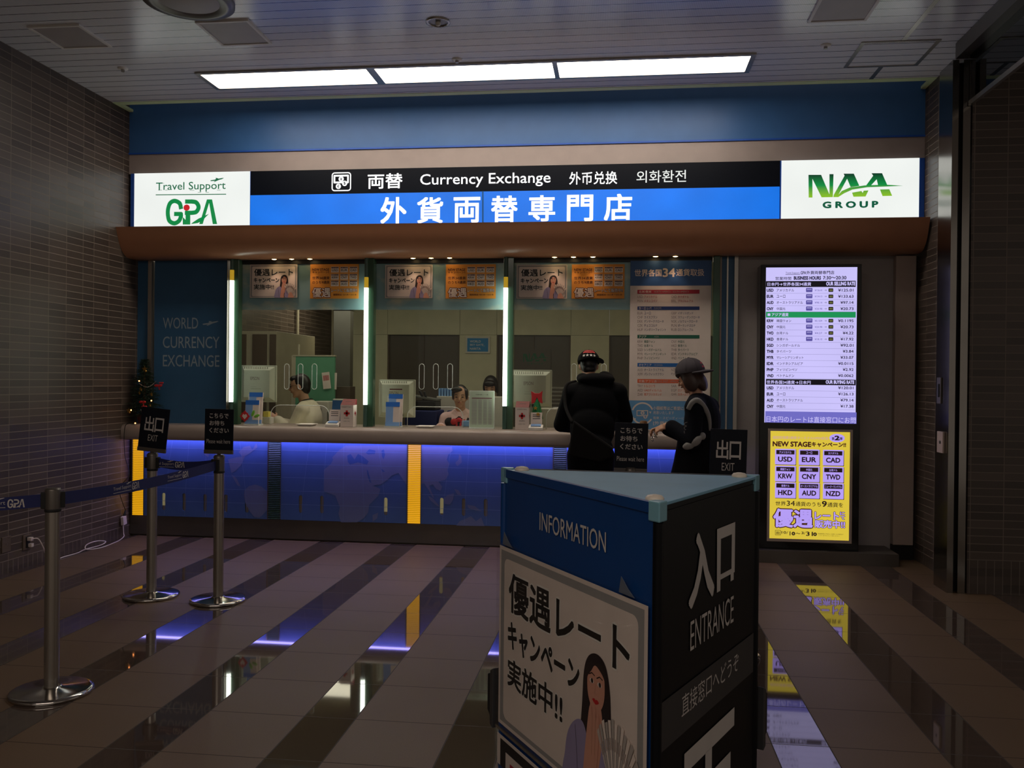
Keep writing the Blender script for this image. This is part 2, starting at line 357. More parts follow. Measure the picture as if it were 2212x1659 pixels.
for a in (
 ('fascia_blue', (66, 116, 178), .4), ('fascia_edge', (40, 96, 200), .4), ('taupe', (176, 162, 156), .5), ('awning_brown', (188, 132, 98), .3),
 ('green_trim', (222, 248, 190), .5), ('steel', (170, 164, 156), .27, .85), ('steel_dark', (104, 98, 92), .36, .6), ('chrome', (190, 186, 180), .12, 1),
 ('jamb_steel', (150, 146, 140), .16, 1), ('black', (14, 14, 15), .5), ('black_gloss', (12, 12, 14), .12), ('rubber', (20, 20, 20), .7),
 ('wall_blue', (52, 96, 132), .5), ('wall_grey', (168, 160, 156), .5), ('panel_grey', (180, 162, 150), .55), ('white', (226, 222, 214), .5),
 ('off_white', (206, 200, 188), .5), ('paper', (220, 206, 196), .6), ('paper_grey', (150, 148, 146), .6), ('ink', (22, 20, 20), .6),
 ('counter_stone', (150, 136, 128), .3), ('counter_panel', (74, 104, 160), .4), ('map_land', (108, 118, 156), .45), ('map_line', (120, 146, 196), .45),
 ('green_glass', (58, 88, 68), .14), ('green_dark', (58, 88, 78), .35), ('office_white', (206, 200, 170), .55), ('office_dark', (86, 76, 64), .35),
 ('partition_brown', (92, 78, 66), .6), ('partition_beige', (176, 168, 146), .6), ('board_green', (92, 150, 118), .6), ('office_grey', (96, 96, 92), .5),
 ('monitor', (206, 206, 190), .45), ('monitor_shade', (150, 150, 138), .5), ('navy', (24, 36, 88), .6), ('belt_navy', (28, 36, 92), .75),
 ('sign_black', (9, 15, 27), .45, 0, 1.3), ('sign_white', (196, 190, 186), .5), ('tower_blue', (10, 62, 124), .35), ('tower_black', (10, 11, 15), .4, 0, 1.3),
 ('tower_top', (120, 172, 200), .4), ('tower_grey', (52, 52, 54), .4), ('tower_edge', (120, 170, 186), .35), ('knob_white', (224, 212, 196), .4),
 ('red', (196, 40, 44), .5), ('red_dark', (100, 16, 22), .5), ('blue_bright', (40, 110, 200), .5), ('blue_pale', (120, 160, 210), .5), ('green_felt', (24, 110, 62), .9),
 ('lime', (120, 190, 60), .6), ('yellow', (226, 206, 96), .5), ('orange_paper', (222, 146, 52), .6), ('maroon', (70, 24, 24), .6), ('brown', (110, 74, 40), .6),
 ('skin', (196, 148, 120), .5), ('skin_pale', (214, 172, 146), .5), ('hair', (22, 17, 15), .4), ('hair_brown', (60, 42, 36), .45), ('black_cloth', (9, 10, 13), .9, 0, 1.25),
 ('dark_cloth', (16, 18, 26), .9, 0, 1.25), ('grey_cloth', (140, 138, 136), .85), ('bag_cloth', (26, 25, 25), .85, 0, 1.25), ('trouser', (9, 10, 14), .9, 0, 1.25), ('shirt_white', (218, 208, 184), .8),
 ('blouse_pink', (226, 190, 184), .75), ('scarf_red', (200, 54, 60), .6), ('vest', (28, 26, 32), .8), ('lips', (150, 78, 72), .5), ('cap_grey', (66, 60, 66), .8),
 ('lavender', (150, 140, 176), .6), ('poster_skin', (208, 150, 128), .6), ('poster_hair', (40, 28, 30), .6), ('note_grey', (168, 160, 154), .6), ('needles', (22, 46, 28), .8),
 ('gold', (196, 150, 70), .3, 1), ('cable_white', (214, 200, 196), .5), ('cable_black', (18, 18, 18), .5), ('letter_grey', (150, 164, 172), .5), ('map_dark', (66, 96, 154), .4),
 ('board_blue', (40, 84, 140), .5), ('board_sky', (96, 150, 196), .5), ('text_red', (176, 50, 50), .6), ('text_grey', (140, 120, 116), .6), ('text_navy', (40, 52, 90), .6),
 ('bar_red', (170, 30, 50), .6), ('bar_navy', (24, 52, 110), .6), ('bar_green', (20, 90, 70), .6), ('bar_blue', (20, 92, 160), .6), ('bar_orange', (220, 90, 40), .6),
 ('sheet_green', (176, 192, 168), .6), ('sky_blue_sign', (30, 130, 190), .5), ('naa_dark_green', (24, 92, 60), .5), ('acrylic', (214, 222, 214), .1), ('shoe', (24, 22, 22), .5), ('tape', (96, 104, 118), .3), ('slot_board', (150, 138, 122), .6)):
    mat(a[0], a[1], a[2], a[3] if len(a) > 3 else 0, a[4] if len(a) > 4 else 1.5)
M['needles'].node_tree.nodes['Noise Texture'].inputs['Scale'].default_value = 40
glass('window_glass', (246, 248, 243)); glass('clear_acrylic', (252, 252, 252), 1.3); glass('smoke_glass', (120, 128, 126), 1.5)
for n, c, e, v in (('lamp_panel', (255, 242, 226), 10, .04), ('tube_light', (246, 255, 238), 9, .03), ('tube_yellow', (214, 170, 40), .55, .1), ('sign_lit_white', (240, 244, 240), 1.0, .08),
  ('sign_lit_blue', (0, 122, 246), .9, .22), ('sign_lit_letters', (255, 255, 255), 1.3, .02), ('sign_green', (10, 146, 74), .8, .03), ('sign_green_dark', (0, 96, 66), .8, .03),
  ('sign_lime', (120, 190, 40), .85, .05), ('sign_red', (206, 30, 40), .9, .03), ('sign_text_green', (30, 120, 80), .7, .03), ('led_blue', (156, 146, 255), 10, .02),
  ('amber', (238, 168, 14), .85, .14), ('amber_dim', (120, 92, 12), .4, .1), ('screen_white', (206, 198, 255), .95, .10), ('screen_text', (34, 26, 64), .6, .02), ('screen_black', (16, 12, 30), .4, .02),
  ('screen_green', (26, 160, 92), .8, .02), ('screen_violet', (116, 112, 204), .9, .03), ('screen_pill', (92, 84, 164), .9, .02), ('screen_olive', (150, 150, 84), .7, .02), ('screen_line', (150, 144, 196), .8, .02),
  ('box_yellow', (222, 196, 62), .95, .07), ('box_violet', (184, 160, 250), .95, .05), ('box_ink', (40, 22, 26), .6, .02), ('box_maroon', (74, 26, 24), .7, .02), ('box_pink', (226, 182, 160), .8, .02),
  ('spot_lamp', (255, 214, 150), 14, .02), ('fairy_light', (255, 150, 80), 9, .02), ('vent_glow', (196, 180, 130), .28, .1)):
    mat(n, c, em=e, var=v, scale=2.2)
# the amber strips are ribbed
def rib(name, lo, hi):
    m = M[name]; nt = m.node_tree; N = nt.nodes; L = nt.links; b = N['Principled BSDF']
    g = N.new('ShaderNodeNewGeometry'); s = N.new('ShaderNodeSeparateXYZ'); L.new(g.outputs['Position'], s.inputs[0])
    w = N.new('ShaderNodeMath'); w.operation = 'SINE'; k = N.new('ShaderNodeMath'); k.operation = 'MULTIPLY'; k.inputs[1].default_value = 2*PI/.017
    L.new(s.outputs[2], k.inputs[0]); L.new(k.outputs[0], w.inputs[0])
    r = N.new('ShaderNodeMapRange'); r.inputs[1].default_value = -1; r.inputs[3].default_value = lo; r.inputs[4].default_value = hi
    L.new(w.outputs[0], r.inputs[0]); L.new(r.outputs[0], b.inputs['Emission Strength'])
rib('amber', .5, .95)

def plate(outer, holes, th):                       # sheet with real holes: returns verts and faces in x, y, depth
    cu = bpy.data.curves.new('p', 'CURVE'); cu.dimensions = '2D'; cu.fill_mode = 'BOTH'; cu.extrude = th/2
    for pts in [outer]+holes:
        sp = cu.splines.new('POLY'); sp.points.add(len(pts)-1); sp.use_cyclic_u = True
        for p, q in zip(sp.points, pts): p.co = (q[0], q[1], 0, 1)
    o = bpy.data.objects.new('p', cu); COL.objects.link(o)
    me = bpy.data.meshes.new_from_object(o.evaluated_get(bpy.context.evaluated_depsgraph_get()))
    vs = [tuple(v.co) for v in me.vertices]; fs = [tuple(p.vertices) for p in me.polygons]
    bpy.data.objects.remove(o); bpy.data.curves.remove(cu); bpy.data.meshes.remove(me); return vs, fs
def stadium(cx, cy, w, h, n=8):
    r = w/2; return [(cx+r*math.cos(PI*k/n), cy+h/2-r+r*math.sin(PI*k/n)) for k in range(n+1)]+[(cx-r*math.cos(PI*k/n), cy-h/2+r-r*math.sin(PI*k/n)) for k in range(n+1)]
def rrect_pts(x0, y0, x1, y1, r, n=4):
    out = []
    for cx, cy, a0 in ((x1-r, y1-r, 0), (x0+r, y1-r, 90), (x0+r, y0+r, 180), (x1-r, y0+r, 270)):
        out += [(cx+r*math.cos(math.radians(a0+90*k/n)), cy+r*math.sin(math.radians(a0+90*k/n))) for k in range(n+1)]
    return out

# ---------------------------------------------------------------- the hall
XL, XR, YF, ZC = -4.72, 2.60, 7.94, 4.10
struct('floor', MB().bb(XL, 5.2, -4, 8.6, -.2, 0), 'floor_stone')
struct('ceiling', MB().bb(XL, XR, -4, 7.65, ZC, ZC+.1), 'ceiling_slats')
struct('wall_left', MB().bb(XL-.2, XL, -4, 15.2, -.2, 4.7), 'tile_side')
struct('wall_right', MB().bb(XR, XR+.2, 6.99, 8.3, -.2, 4.7), 'tile_side')
struct('wall_front', MB().bb(XR-.03, 5.2, 6.83, 6.98, -.2, 4.7), 'tile_front')
struct('ceiling_side', MB().bb(XR+.02, 5.2, -4, 6.82, ZC+.02, ZC+.12), 'wall_grey')
struct('wall_back', MB().bb(XL, XR, YF, 8.10, 3.70, 4.62).bb(XL, XR, 7.6, 8.10, 4.62, 4.7), 'fascia_blue')
struct('trim_1', MB().bb(XL, XR, YF-.012, YF+.03, 3.685, 3.70), 'fascia_edge')
struct('trim_2', MB().bb(XL, XR, YF+.001, 8.10, 3.5, 3.685), 'taupe')
struct('trim_3', MB().bb(XL+.002, XR-.002, 7.651, 7.725, ZC-.004, ZC+.02).bb(XL+.002, XL+.04, 7.725, YF-.002, ZC-.004, ZC+.02).bb(XR-.04, XR-.002, 7.725, YF-.002, ZC-.004, ZC+.02), 'green_trim')
struct('wall_upper', MB().bb(XL, XR, YF+.03, 8.10, 2.955, 3.5), 'fascia_blue')
aw = [(7.72, 2.952), (7.728, 2.935), (7.742, 2.895), (7.759, 2.855), (7.775, 2.818), (7.795, 2.784), (7.818, 2.753), (7.845, 2.727), (7.875, 2.706), (7.91, 2.692), (7.955, 2.685), (8.02, 2.684), (8.14, 2.684), (8.14, 2.952)]
m = MB(); m.add([(XL, y, z) for y, z in aw]+[(XR-.02, y, z) for y, z in aw], [(i, i+1, len(aw)+i+1, len(aw)+i) for i in range(len(aw)-1)], 0, True)
m.add([(XL, y, z) for y, z in aw], [tuple(range(len(aw)))]); m.add([(XR-.02, y, z) for y, z in aw], [tuple(range(len(aw)))])
m.bb(XL, XR-.02, 7.725, 8.14, 2.944, 2.953)
tag(thing('awning', m, 'awning_brown', 'long brown curved canopy below the lit shop sign', 'awning'))

# shutter rail, smoke curtain, service plates at the right-hand wall
t = empty('shutter_rail', (2.5, 6.96, 0), 'tall stainless shutter guide rail with black slot beside the right tiled wall', 'rail')
part('guide', MB().bb(2.428, 2.472, 6.83, 7.10, 0, 3.95).bb(2.504, 2.556, 6.83, 7.10, 0, 3.95).bb(2.47, 2.506, 6.93, 7.10, 0, 3.95), 'jamb_steel', t)
part('slot', MB().bb(2.472, 2.504, 6.90, 6.93, 0, 3.95), 'black', t, label='black slot of the rail')
t = empty('wall_plate', (2.425, 6.97, 1.1), 'small pale key switch plate on the steel rail, lower of two', 'switch')
part('plate', MB().bb(2.412, 2.4275, 6.90, 7.02, 1.03, 1.19), 'panel_grey', t, .003); part('key_hole', MB().cyl((2.4125, 6.95, 1.11), (2.408, 6.95, 1.11), .012), 'black', t)
t = empty('wall_plate', (2.425, 7.0, 1.45), 'narrow steel latch plate on the steel rail, upper of two', 'switch')
part('plate', MB().bb(2.416, 2.4275, 6.97, 7.05, 1.4, 1.6), 'steel_dark', t, .003); part('latch', MB().bb(2.409, 2.418, 6.99, 7.01, 1.45, 1.55), 'black', t)
struct('trim_4', MB().bb(2.47, XR-.001, -4, 6.90, 3.98, 4.095), 'steel_dark')
t = empty('smoke_curtain', (2.55, 3, 3.62), 'glass smoke curtain hanging from the ceiling at the right edge', 'glass panel')
part('pane', MB().bb(2.545, 2.552, -3.9, 6.82, 3.64, 3.98), 'smoke_glass', t); part('bottom_bar', MB().bb(2.535, 2.562, -3.9, 6.82, 3.605, 3.64), 'steel', t)

# ceiling fittings
t = empty('ceiling_light', (-1.27, 7.15, ZC), 'long lit ceiling lamp of three glowing white panels', 'ceiling light')
LX = [(-3.52, -2.09), (-2.02, -.56), (-.52, .99)]
fr = MB().bb(-3.56, 1.03, 6.955, 6.985, ZC-.015, ZC).bb(-3.56, 1.03, 7.335, 7.365, ZC-.015, ZC)
for x0, x1 in ((-3.56, -3.52), (-2.09, -2.02), (-.56, -.52), (.99, 1.03)): fr.bb(x0, x1, 6.985, 7.335, ZC-.015, ZC)
part('frame', fr, 'steel', t)
for x0, x1 in LX: part('diffuser', MB().bb(x0, x1, 6.985, 7.335, ZC-.008, ZC-.001), 'lamp_panel', t)
def grille(loc, sx, sy, label, slope=0):
    t = empty('ceiling_grille', (loc[0], loc[1], ZC), label, 'ceiling panel'); x, y = loc[:2]
    part('frame', MB().bb(x-sx/2, x+sx/2, y-sy/2, y-sy/2+.02, ZC-.014, ZC).bb(x-sx/2, x+sx/2, y+sy/2-.02, y+sy/2, ZC-.014, ZC).bb(x-sx/2, x-sx/2+.02, y-sy/2+.02, y+sy/2-.02, ZC-.014, ZC).bb(x+sx/2-.02, x+sx/2, y-sy/2+.02, y+sy/2-.02, ZC-.014, ZC), 'white', t)
    part('mesh_panel', MB().bb(x-sx/2+.02, x+sx/2-.02, y-sy/2+.02, y+sy/2-.02, ZC-.008, ZC-.001), 'wall_grey', t); return t
grille((-4.12, 6.13), .41, .42, 'dark square ceiling grille in the left ceiling corner')
grille((-2.85, 6.18), .40, .44, 'pale framed square ceiling grille left of the long lamp')
grille((1.49, 6.19), .40, .40, 'pale framed square ceiling grille cut by the top edge at right')
t = empty('access_hatch', (2.05, 7.06, ZC), 'slatted ceiling access hatch near the right ceiling corner', 'ceiling hatch')
part('panel', MB().bb(1.80, 2.31, 6.84, 7.31, ZC-.004, ZC-.0005), 'ceiling_slats', t)
part('frame', MB().bb(1.77, 1.80, 6.81, 7.34, ZC-.007, ZC).bb(2.31, 2.34, 6.81, 7.34, ZC-.007, ZC).bb(1.80, 2.31, 6.81, 6.822, ZC-.007, ZC).bb(1.80, 2.31, 7.33, 7.34, ZC-.007, ZC), 'steel', t)
struct('trim_5', MB().bb(2.05, 2.085, 4.2, 6.80, ZC-.003, ZC).bb(2.05, 2.085, 7.35, 7.645, ZC-.003, ZC), 'steel')
t = empty('ceiling_speaker', (-2.92, 5.62, ZC), 'large round dark ceiling vent cut by the top edge', 'ceiling vent')
part('rim', MB().lathe([(.30, 0), (.30, -.02), (.24, -.028), (.20, -.012)], (-2.92, 5.62, ZC), 48), 'steel_dark', t); part('cone', MB().lathe([(.2, -.012), (.12, -.03), (.02, -.034)], (-2.92, 5.62, ZC), 48), 'wall_grey', t)
t = empty('downlight', (-1.31, 6.14, ZC), 'round recessed unlit downlight in the ceiling, top centre', 'ceiling light')
part('rim', MB().lathe([(.088, 0), (.088, -.008), (.07, -.01), (.068, 0)], (-1.31, 6.14, ZC), 32), 'steel', t); part('reflector', MB().lathe([(.068, -.002), (.03, -.001)], (-1.31, 6.14, ZC), 32), 'steel_dark', t); part('bulb', MB().ell((-1.31, 6.14, ZC-.012), .02), 'white', t)
for x, y, lb in ((-1.31, 6.87, 'small white ceiling sprinkler just in front of the lamp, centre'), (1.52, 6.85, 'small white ceiling sprinkler right of the long lamp'), (-4.11, 6.81, 'small white ceiling sprinkler near the left tiled wall')):
    t = empty('sprinkler', (x, y, ZC), lb, 'sprinkler')
    part('rosette', MB().lathe([(.042, 0), (.04, -.008), (.022, -.012)], (x, y, ZC), 24), 'white', t); part('nozzle', MB().cyl((x, y, ZC-.012), (x, y, ZC-.03), .014), 'steel', t)
# ---------------------------------------------------------------- lit shop signs
YS = 7.925
def X8(x, y, Y): return onY(x, y, Y).x
def Z8(x, y, Y): return onY(x, y, Y).z
zb, zt, zm = 2.955, 3.5, 3.272
def logo_gpa(A, P, k, green, red, wscale=1):      # P maps logo units to the plane
    def rnd_(q):
        return [(p.x, p.y) for p in smooth([V((x, y, 0)) for x, y in q], 5)]
    w = .036*k*wscale
    A.line([P(*q) for q in rnd_(((596, 510), (584, 470), (542, 451), (505, 470), (487, 520), (486, 575), (500, 622), (540, 641), (578, 622), (595, 586), (596, 562)))+[(596, 562), (548, 562)]], w, green, 2)
    A.line([P(*q) for q in [(642, 456)]+rnd_(((690, 456), (724, 463), (744, 490), (744, 518), (724, 545), (690, 552)))+[(640, 552)]], w, green, 2)
    A.poly([P(*q) for q in ((636, 560), (676, 560), (676, 652), (612, 652), (612, 588), (636, 612))], green, 2)
    A.poly([P(*q) for q in ((832, 438), (862, 438), (905, 648), (868, 648))], green, 2)
    A.poly([P(*q) for q in ((818, 438), (846, 438), (782, 648), (752, 648), (772, 590))], green, 2)
    A.poly([P(*q) for q in ((682, 648), (700, 632), (745, 602), (836, 560), (806, 590), (776, 622), (738, 640))], green, 2)
    cx, cy = P(645, 508); ex, ey = P(672, 481); A.disc(cx, cy, ex-cx, ey-cy, red, 3)
def plane_icon(A, P, m):                           # small aircraft silhouette, units 0..100 x 0..40
    A.poly([P(*q) for q in ((2, 8), (40, 12), (80, 26), (96, 36), (88, 38), (60, 32), (30, 22), (0, 16))], m, 2)
    A.poly([P(*q) for q in ((32, 20), (58, 31), (44, 38), (34, 36), (40, 31))], m, 2); A.poly([P(*q) for q in ((40, 16), (62, 20), (30, 2), (22, 3))], m, 2)
def serifs(A, body, x0, x1, y0, y1, m):            # roman letters: fit the word, then small feet under the stems
    A.text(body, x0, y0, x1, y1, m, 2, .004)
def travel(A, P, m):                               # P: units 0..600 x 0..130 of the "Travel Support" word mark
    a = P(0, 20); b = P(600, 125); A.text('Travel Support', a[0], P(0, 0)[1], b[0], P(0, 100)[1], m, 2, .006)
    for x0, x1, y in ((0, 70, 92), (18, 52, 22), (78, 100, 22), (290, 330, 20), (428, 456, 0), (360, 388, 0), (525, 556, 22)):
        p = P(x0, y); q = P(x1, y+4); A.rect(p[0], p[1], q[0], q[1], m, 2)
t = empty('logo_sign', (-4.08, 7.93, zb), 'white lit sign with green logo at the left end of the fascia', 'sign')
x0, x1 = X8(290, 430, YS), X8(540.5, 430, YS)
part('casing', MB().bb(x0-.04, x1, YS+.004, YF+.03, zb, zt), 'fascia_edge', t)
A = front((0, YS, 0)); A.panel(x0, zb, x1-.004, zt, 'sign_lit_white', .003)
P = lambda x, y: A.px(240+x/3.95, 320+y/3.95)
travel(A, lambda x, y: P(384+x*.99, 362-y*.85+(20*.85)), 'sign_text_green'); A.lpx([(337, 421), (488, 419.5)], .008, 'sign_text_green', 2)
plane_icon(A, lambda x, y: P(848+x*1.2, 290-y*.95), 'sign_text_green'); logo_gpa(A, P, 1.12, 'sign_green', 'sign_red')
A.obj('face', parent=t)
# centre sign
t = empty('shop_sign', (-1.05, 7.93, zb), 'long black and blue lit currency exchange sign in the middle of the fascia', 'sign')
x0, x1 = X8(541, 430, YS), X8(1684, 420, YS)
part('casing', MB().bb(x0, x1, YS+.004, YF+.03, zb, zt), 'black', t)
A = front((0, YS, 0)); A.panel(x0, zm, x1, zt, 'sign_black', .003)
W = 'sign_lit_letters'
A.tpx('両替', 795, 869, 375, 407, W, 2, .02); A.tpx('Currency Exchange', 908, 1189, 374, 404, W, 2, .006); A.tpx('外币兑换', 1230, 1333, 371, 398, W, 2, .012); A.tpx('외화환전', 1375, 1482, 368, 394, 'sign_lit_white', 2, .004)
(a, b), (c, d) = A.px(717.5, 412), A.px(757.5, 373)
A.line([((a+(c-a)*(p[0])), b+(d-b)*p[1]) for p in rrect_pts(0, 0, 1, 1, .14)+[rrect_pts(0, 0, 1, 1, .14)[0]]], .010, W, 2)
Q = lambda u, v: (a+(c-a)*u, b+(d-b)*v)
A.line([Q(.12, .84), Q(.86, .84), Q(.86, .46), Q(.12, .46), Q(.12, .84)], .016, W, 2)
for u, v, s in ((.49, .65, '¥'), (.68, .40, '$'), (.34, .24, '€')):
    p = Q(u, v); r = (c-a)*.14; A.disc(p[0], p[1], r, r, W, 3); q = r*.6; A.text(s, p[0]-q*.7, p[1]-q, p[0]+q*.7, p[1]+q, 'sign_black', 4, .02)
A.obj('black_face', parent=t)
A = front((0, YS, 0)); A.panel(x0, zb, x1, zm, 'sign_lit_blue', .003)
for ch, xa, xb, ya, yb in (('外', 823, 877, 429, 485), ('貨', 902, 956, 429, 484), ('両', 981, 1036, 429, 483), ('替', 1062, 1117, 426, 482), ('専', 1143, 1198, 425, 480), ('門', 1226, 1280, 424, 480), ('店', 1306, 1364, 422, 478)):
    A.tpx(ch, xa, xb, ya-2, yb-3, W, 2, .03)
A.lpx([(1043, 414), (1043, 490)], .014, 'bar_blue', 1)
A.obj('blue_face', parent=t)
# right sign
t = empty('logo_sign', (1.97, 7.93, zb), 'white lit sign with green group logo at the right end of the fascia', 'sign')
x0, x1 = X8(1684.5, 420, YS), X8(1985.5, 410, YS)
part('casing', MB().bb(x0, x1+.045, YS+.004, YF+.03, zb, zt), 'fascia_edge', t)
def grad_mat(name, z0, z1, c0, c1, c2, e):
    m, b, L, nd, mth, mix, mixf, sep, noise = nodes_mat(name, .5); b.inputs['Base Color'].default_value = (.02, .02, .02, 1)
    r = nd('ValToRGB'); mr = nd('MapRange'); mr.inputs[1].default_value = z0; mr.inputs[2].default_value = z1
    L.new(sep.outputs[2], mr.inputs[0]); L.new(mr.outputs[0], r.inputs[0]); el = r.color_ramp.elements
    el[0].color = (*lin(c0), 1); el[1].color = (*lin(c2), 1); q = el.new(.5); q.color = (*lin(c1), 1)
    L.new(r.outputs[0], b.inputs['Emission Color']); b.inputs['Emission Strength'].default_value = e
grad_mat('logo_gradient', Z8(1840, 425, YS), Z8(1840, 375, YS), (150, 205, 40), (10, 150, 70), (10, 50, 40), .85)
NAA = [[(578, 228), (686, 228), (757, 395), (757, 222), (792, 222), (786, 418), (690, 420), (612, 262), (612, 422), (580, 422)],
 [(878, 218), (965, 218), (1012, 322), (938, 334), (908, 262), (862, 346), (835, 396), (832, 418), (790, 418), (794, 398), (886, 236)],
 [(1116, 214), (1206, 214), (1250, 314), (1172, 318), (1160, 266), (1112, 318), (1066, 324), (1130, 236)],
 [(1385, 322), (1240, 312), (1060, 318), (932, 336), (862, 366), (830, 402), (832, 418), (882, 386), (952, 354), (1080, 334), (1240, 328)],
 [(950, 380), (1030, 366), (1040, 382), (1050, 363), (1090, 361), (1065, 413), (962, 415)], [(1188, 353), (1268, 351), (1292, 407), (1210, 409)]]
A = front((0, YS, 0)); A.panel(x0+.012, zb, x1, zt, 'sign_lit_white', .003)
P = lambda x, y: A.px(1600+x/3.95, 320+y/3.95)
for k, q in enumerate(NAA): A.poly([P(*p) for p in q], 'logo_gradient', 2+(k == 3))
A.tpx('G R O U P', 1778, 1896, 435.5, 448.5, 'sign_green_dark', 2, .05)
A.obj('face', parent=t)

# ---------------------------------------------------------------- lower shop front
YW = 8.11
zc0, zc1 = 1.092, 2.683                             # counter top, soffit
struct('trim_6', MB().bb(XL, X8(322, 750, YW), YW, YW+.2, 0, zc1), 'wall_blue')
struct('trim_7', MB().bb(X8(322, 750, YW), X8(330, 750, YW), YW-.03, YW+.1, zc0, zc1), 'steel')
struct('trim_8', MB().bb(X8(1549, 750, YW), X8(1557, 750, YW), YW-.02, YW+.1, zc0, zc1), 'panel_grey')
struct('trim_9', MB().bb(X8(1557, 750, YW), X8(1568, 750, YW), YW, YW+.2, 0, zc1).bb(X8(1571.5, 750, YW), X8(1584, 750, YW), YW, YW+.2, 0, zc1), 'wall_blue')
struct('trim_10', MB().bb(X8(1568, 750, YW), X8(1571.5, 750, YW), YW-.012, YW+.1, 0, zc1).bb(X8(1584, 750, YW), X8(1592, 750, YW), YW-.03, YW+.1, 0, zc1), 'steel')
xg = X8(1592, 750, YW)
struct('wall_niche', MB().bb(xg, XR, YW+.02, YW+.2, 0, zc1), 'wall_grey')
t = empty('door_leaf', (2.5, 8.06, 0), 'narrow taupe door panel right of the rate screen', 'door')
part('panel', MB().bb(X8(1932, 900, 8.04), X8(1976, 900, 8.04), 8.04, 8.12, Z8(1955, 1178, 8.04), zc1-.01), 'panel_grey', t, .006)
part('kick_plate', MB().bb(X8(1932, 900, 8.04), X8(1976, 900, 8.04), 8.05, 8.12, 0, Z8(1955, 1178, 8.04)-.004), 'black', t)
t = empty('wall_panel', (-4.16, 8.12, zc0), 'dark blue wall panel lettered world currency exchange, left of the windows', 'panel')
x0, x1 = X8(333, 750, YW), X8(495, 750, YW)
part('board', MB().bb(x0, x1, YW, YW+.06, zc0, zc1), 'wall_blue', t)
A = front((0, YW, 0))
for s, xa, xb, ya, yb in (('WORLD', 352, 428, 686, 710), ('CURRENCY', 352, 474, 727, 752), ('EXCHANGE', 352, 474, 767, 792)): A.tpx(s, xa, xb, ya, yb, 'letter_grey', 1, .002)
plane_icon(A, lambda x, y: A.px(438+x*.36, 704-y*.28), 'letter_grey'); A.obj('lettering', parent=t, label='grey lettering')

# light posts
def light_post(xl, xr, ya, yb, label, lit=True):
    xc = X8((xl+xr)/2, 740, 8.05); t = empty('light_post', (xc, 8.06, zc0), label, 'post')
    f0, f1 = xc-.012, xc+.045
    part('fin', MB().bb(f0, f1, 8.03, 8.112, zc0, zc1), 'green_glass', t, .004)
    if lit:
        zt_, zb_ = Z8(xl, ya, 8.03), Z8(xl, yb, 8.03); xt = X8(xl, 740, 8.03)
        part('tube', MB().cyl((xt, 8.025, zb_), (xt, 8.025, zt_), .0195), 'tube_light', t, label='bright fluorescent tube')
        part('top_sleeve', MB().cyl((xt, 8.025, zt_), (xt, 8.025, zt_+.10), .02), 'tube_yellow', t); part('top_socket', MB().cyl((xt, 8.025, zt_+.10), (xt, 8.025, zc1), .018), 'green_dark', t)
        part('bottom_sleeve', MB().cyl((xt, 8.025, zc0), (xt, 8.025, zb_), .02), 'green_dark', t)
    return t
lp = light_post(500.5, 514, 606, 868, 'green glass light post with lit tube between blue panel and first window')
xs_ = X8(493.5, 740, 8.03); part('assumed_shield', MB().bb(xs_-.004, xs_, 7.995, 8.11, zc0, zc1), 'steel_dark', lp)  # assumed strip, added to block the tube's light from the blue panel
light_post(790.5, 805, 622, 874, 'green glass light post with lit tube between first and second windows')
light_post(1091.5, 1106, 622, 877, 'green glass light post with lit tube between second and third windows')
light_post(1538, 1547, 0, 0, 'unlit green glass post at the right end of the windows', False)

# windows: pane with talk slots and a pay opening, sky film above
YG = 8.112
def window(n, xa, xb, slots, notch):
    x0, x1 = X8(xa, 750, YG), X8(xb, 750, YG); t = empty('window_%d' % n, (x0, YG, zc0), None, None); t['kind'] = 'structure'
    hs = [stadium(X8(s, 812, YG), (Z8(s, 786, YG)+Z8(s, 841, YG))/2, .048, Z8(s, 786, YG)-Z8(s, 841, YG)) for s in slots]
    na, nb, nz = X8(notch[0], 900, YG), X8(notch[1], 900, YG), Z8((notch[0]+notch[1])/2, notch[2], YG)
    r = .09; arc = [(na+r-r*math.cos(PI/2*k/6), nz-r+r*math.sin(PI/2*k/6)) for k in range(7)]+[(nb-r+r*math.sin(PI/2*k/6), nz-r+r*math.cos(PI/2*k/6)) for k in range(7)]
    outer = [(x0, zc0+.002), (na, zc0+.002)]+arc+[(nb, zc0+.002), (x1, zc0+.002), (x1, zc1-.04), (x0, zc1-.04)]
    vs, fs = plate(outer, hs, .008); mb = MB(); mb.add([(x, YG+.004-z, y) for x, y, z in vs], fs)
    part('glass_pane', mb, 'window_glass', t)
    rm = MB()
    for h in hs: rm.tube([(x, YG, y) for x, y in h+h[:2]], .0028, 6)
    part('slot_rim', rm, 'acrylic', t); part('opening_rim', MB().tube([(na, YG, zc0)]+[(x, YG, y) for x, y in arc]+[(nb, YG, zc0)], .0035, 6), 'acrylic', t)
    zf = Z8((xa+xb)/2, 669, YG)
    part('sky_film', MB().bb(x0, x1, YG+.010, YG+.014, zf, zc1-.04), 'sky_film', t)
    part('head_rail', MB().bb(x0, x1, YG-.012, YG+.03, zc1-.04, zc1), 'black', t)
window(1, 519, 787, (619.4, 649, 679), (585, 711, 875.5))
window(2, 806, 1087, (911, 941.4, 972), (880, 1000, 879))
window(3, 1108, 1537, (1240, 1272, 1304), (1180, 1304, 881))

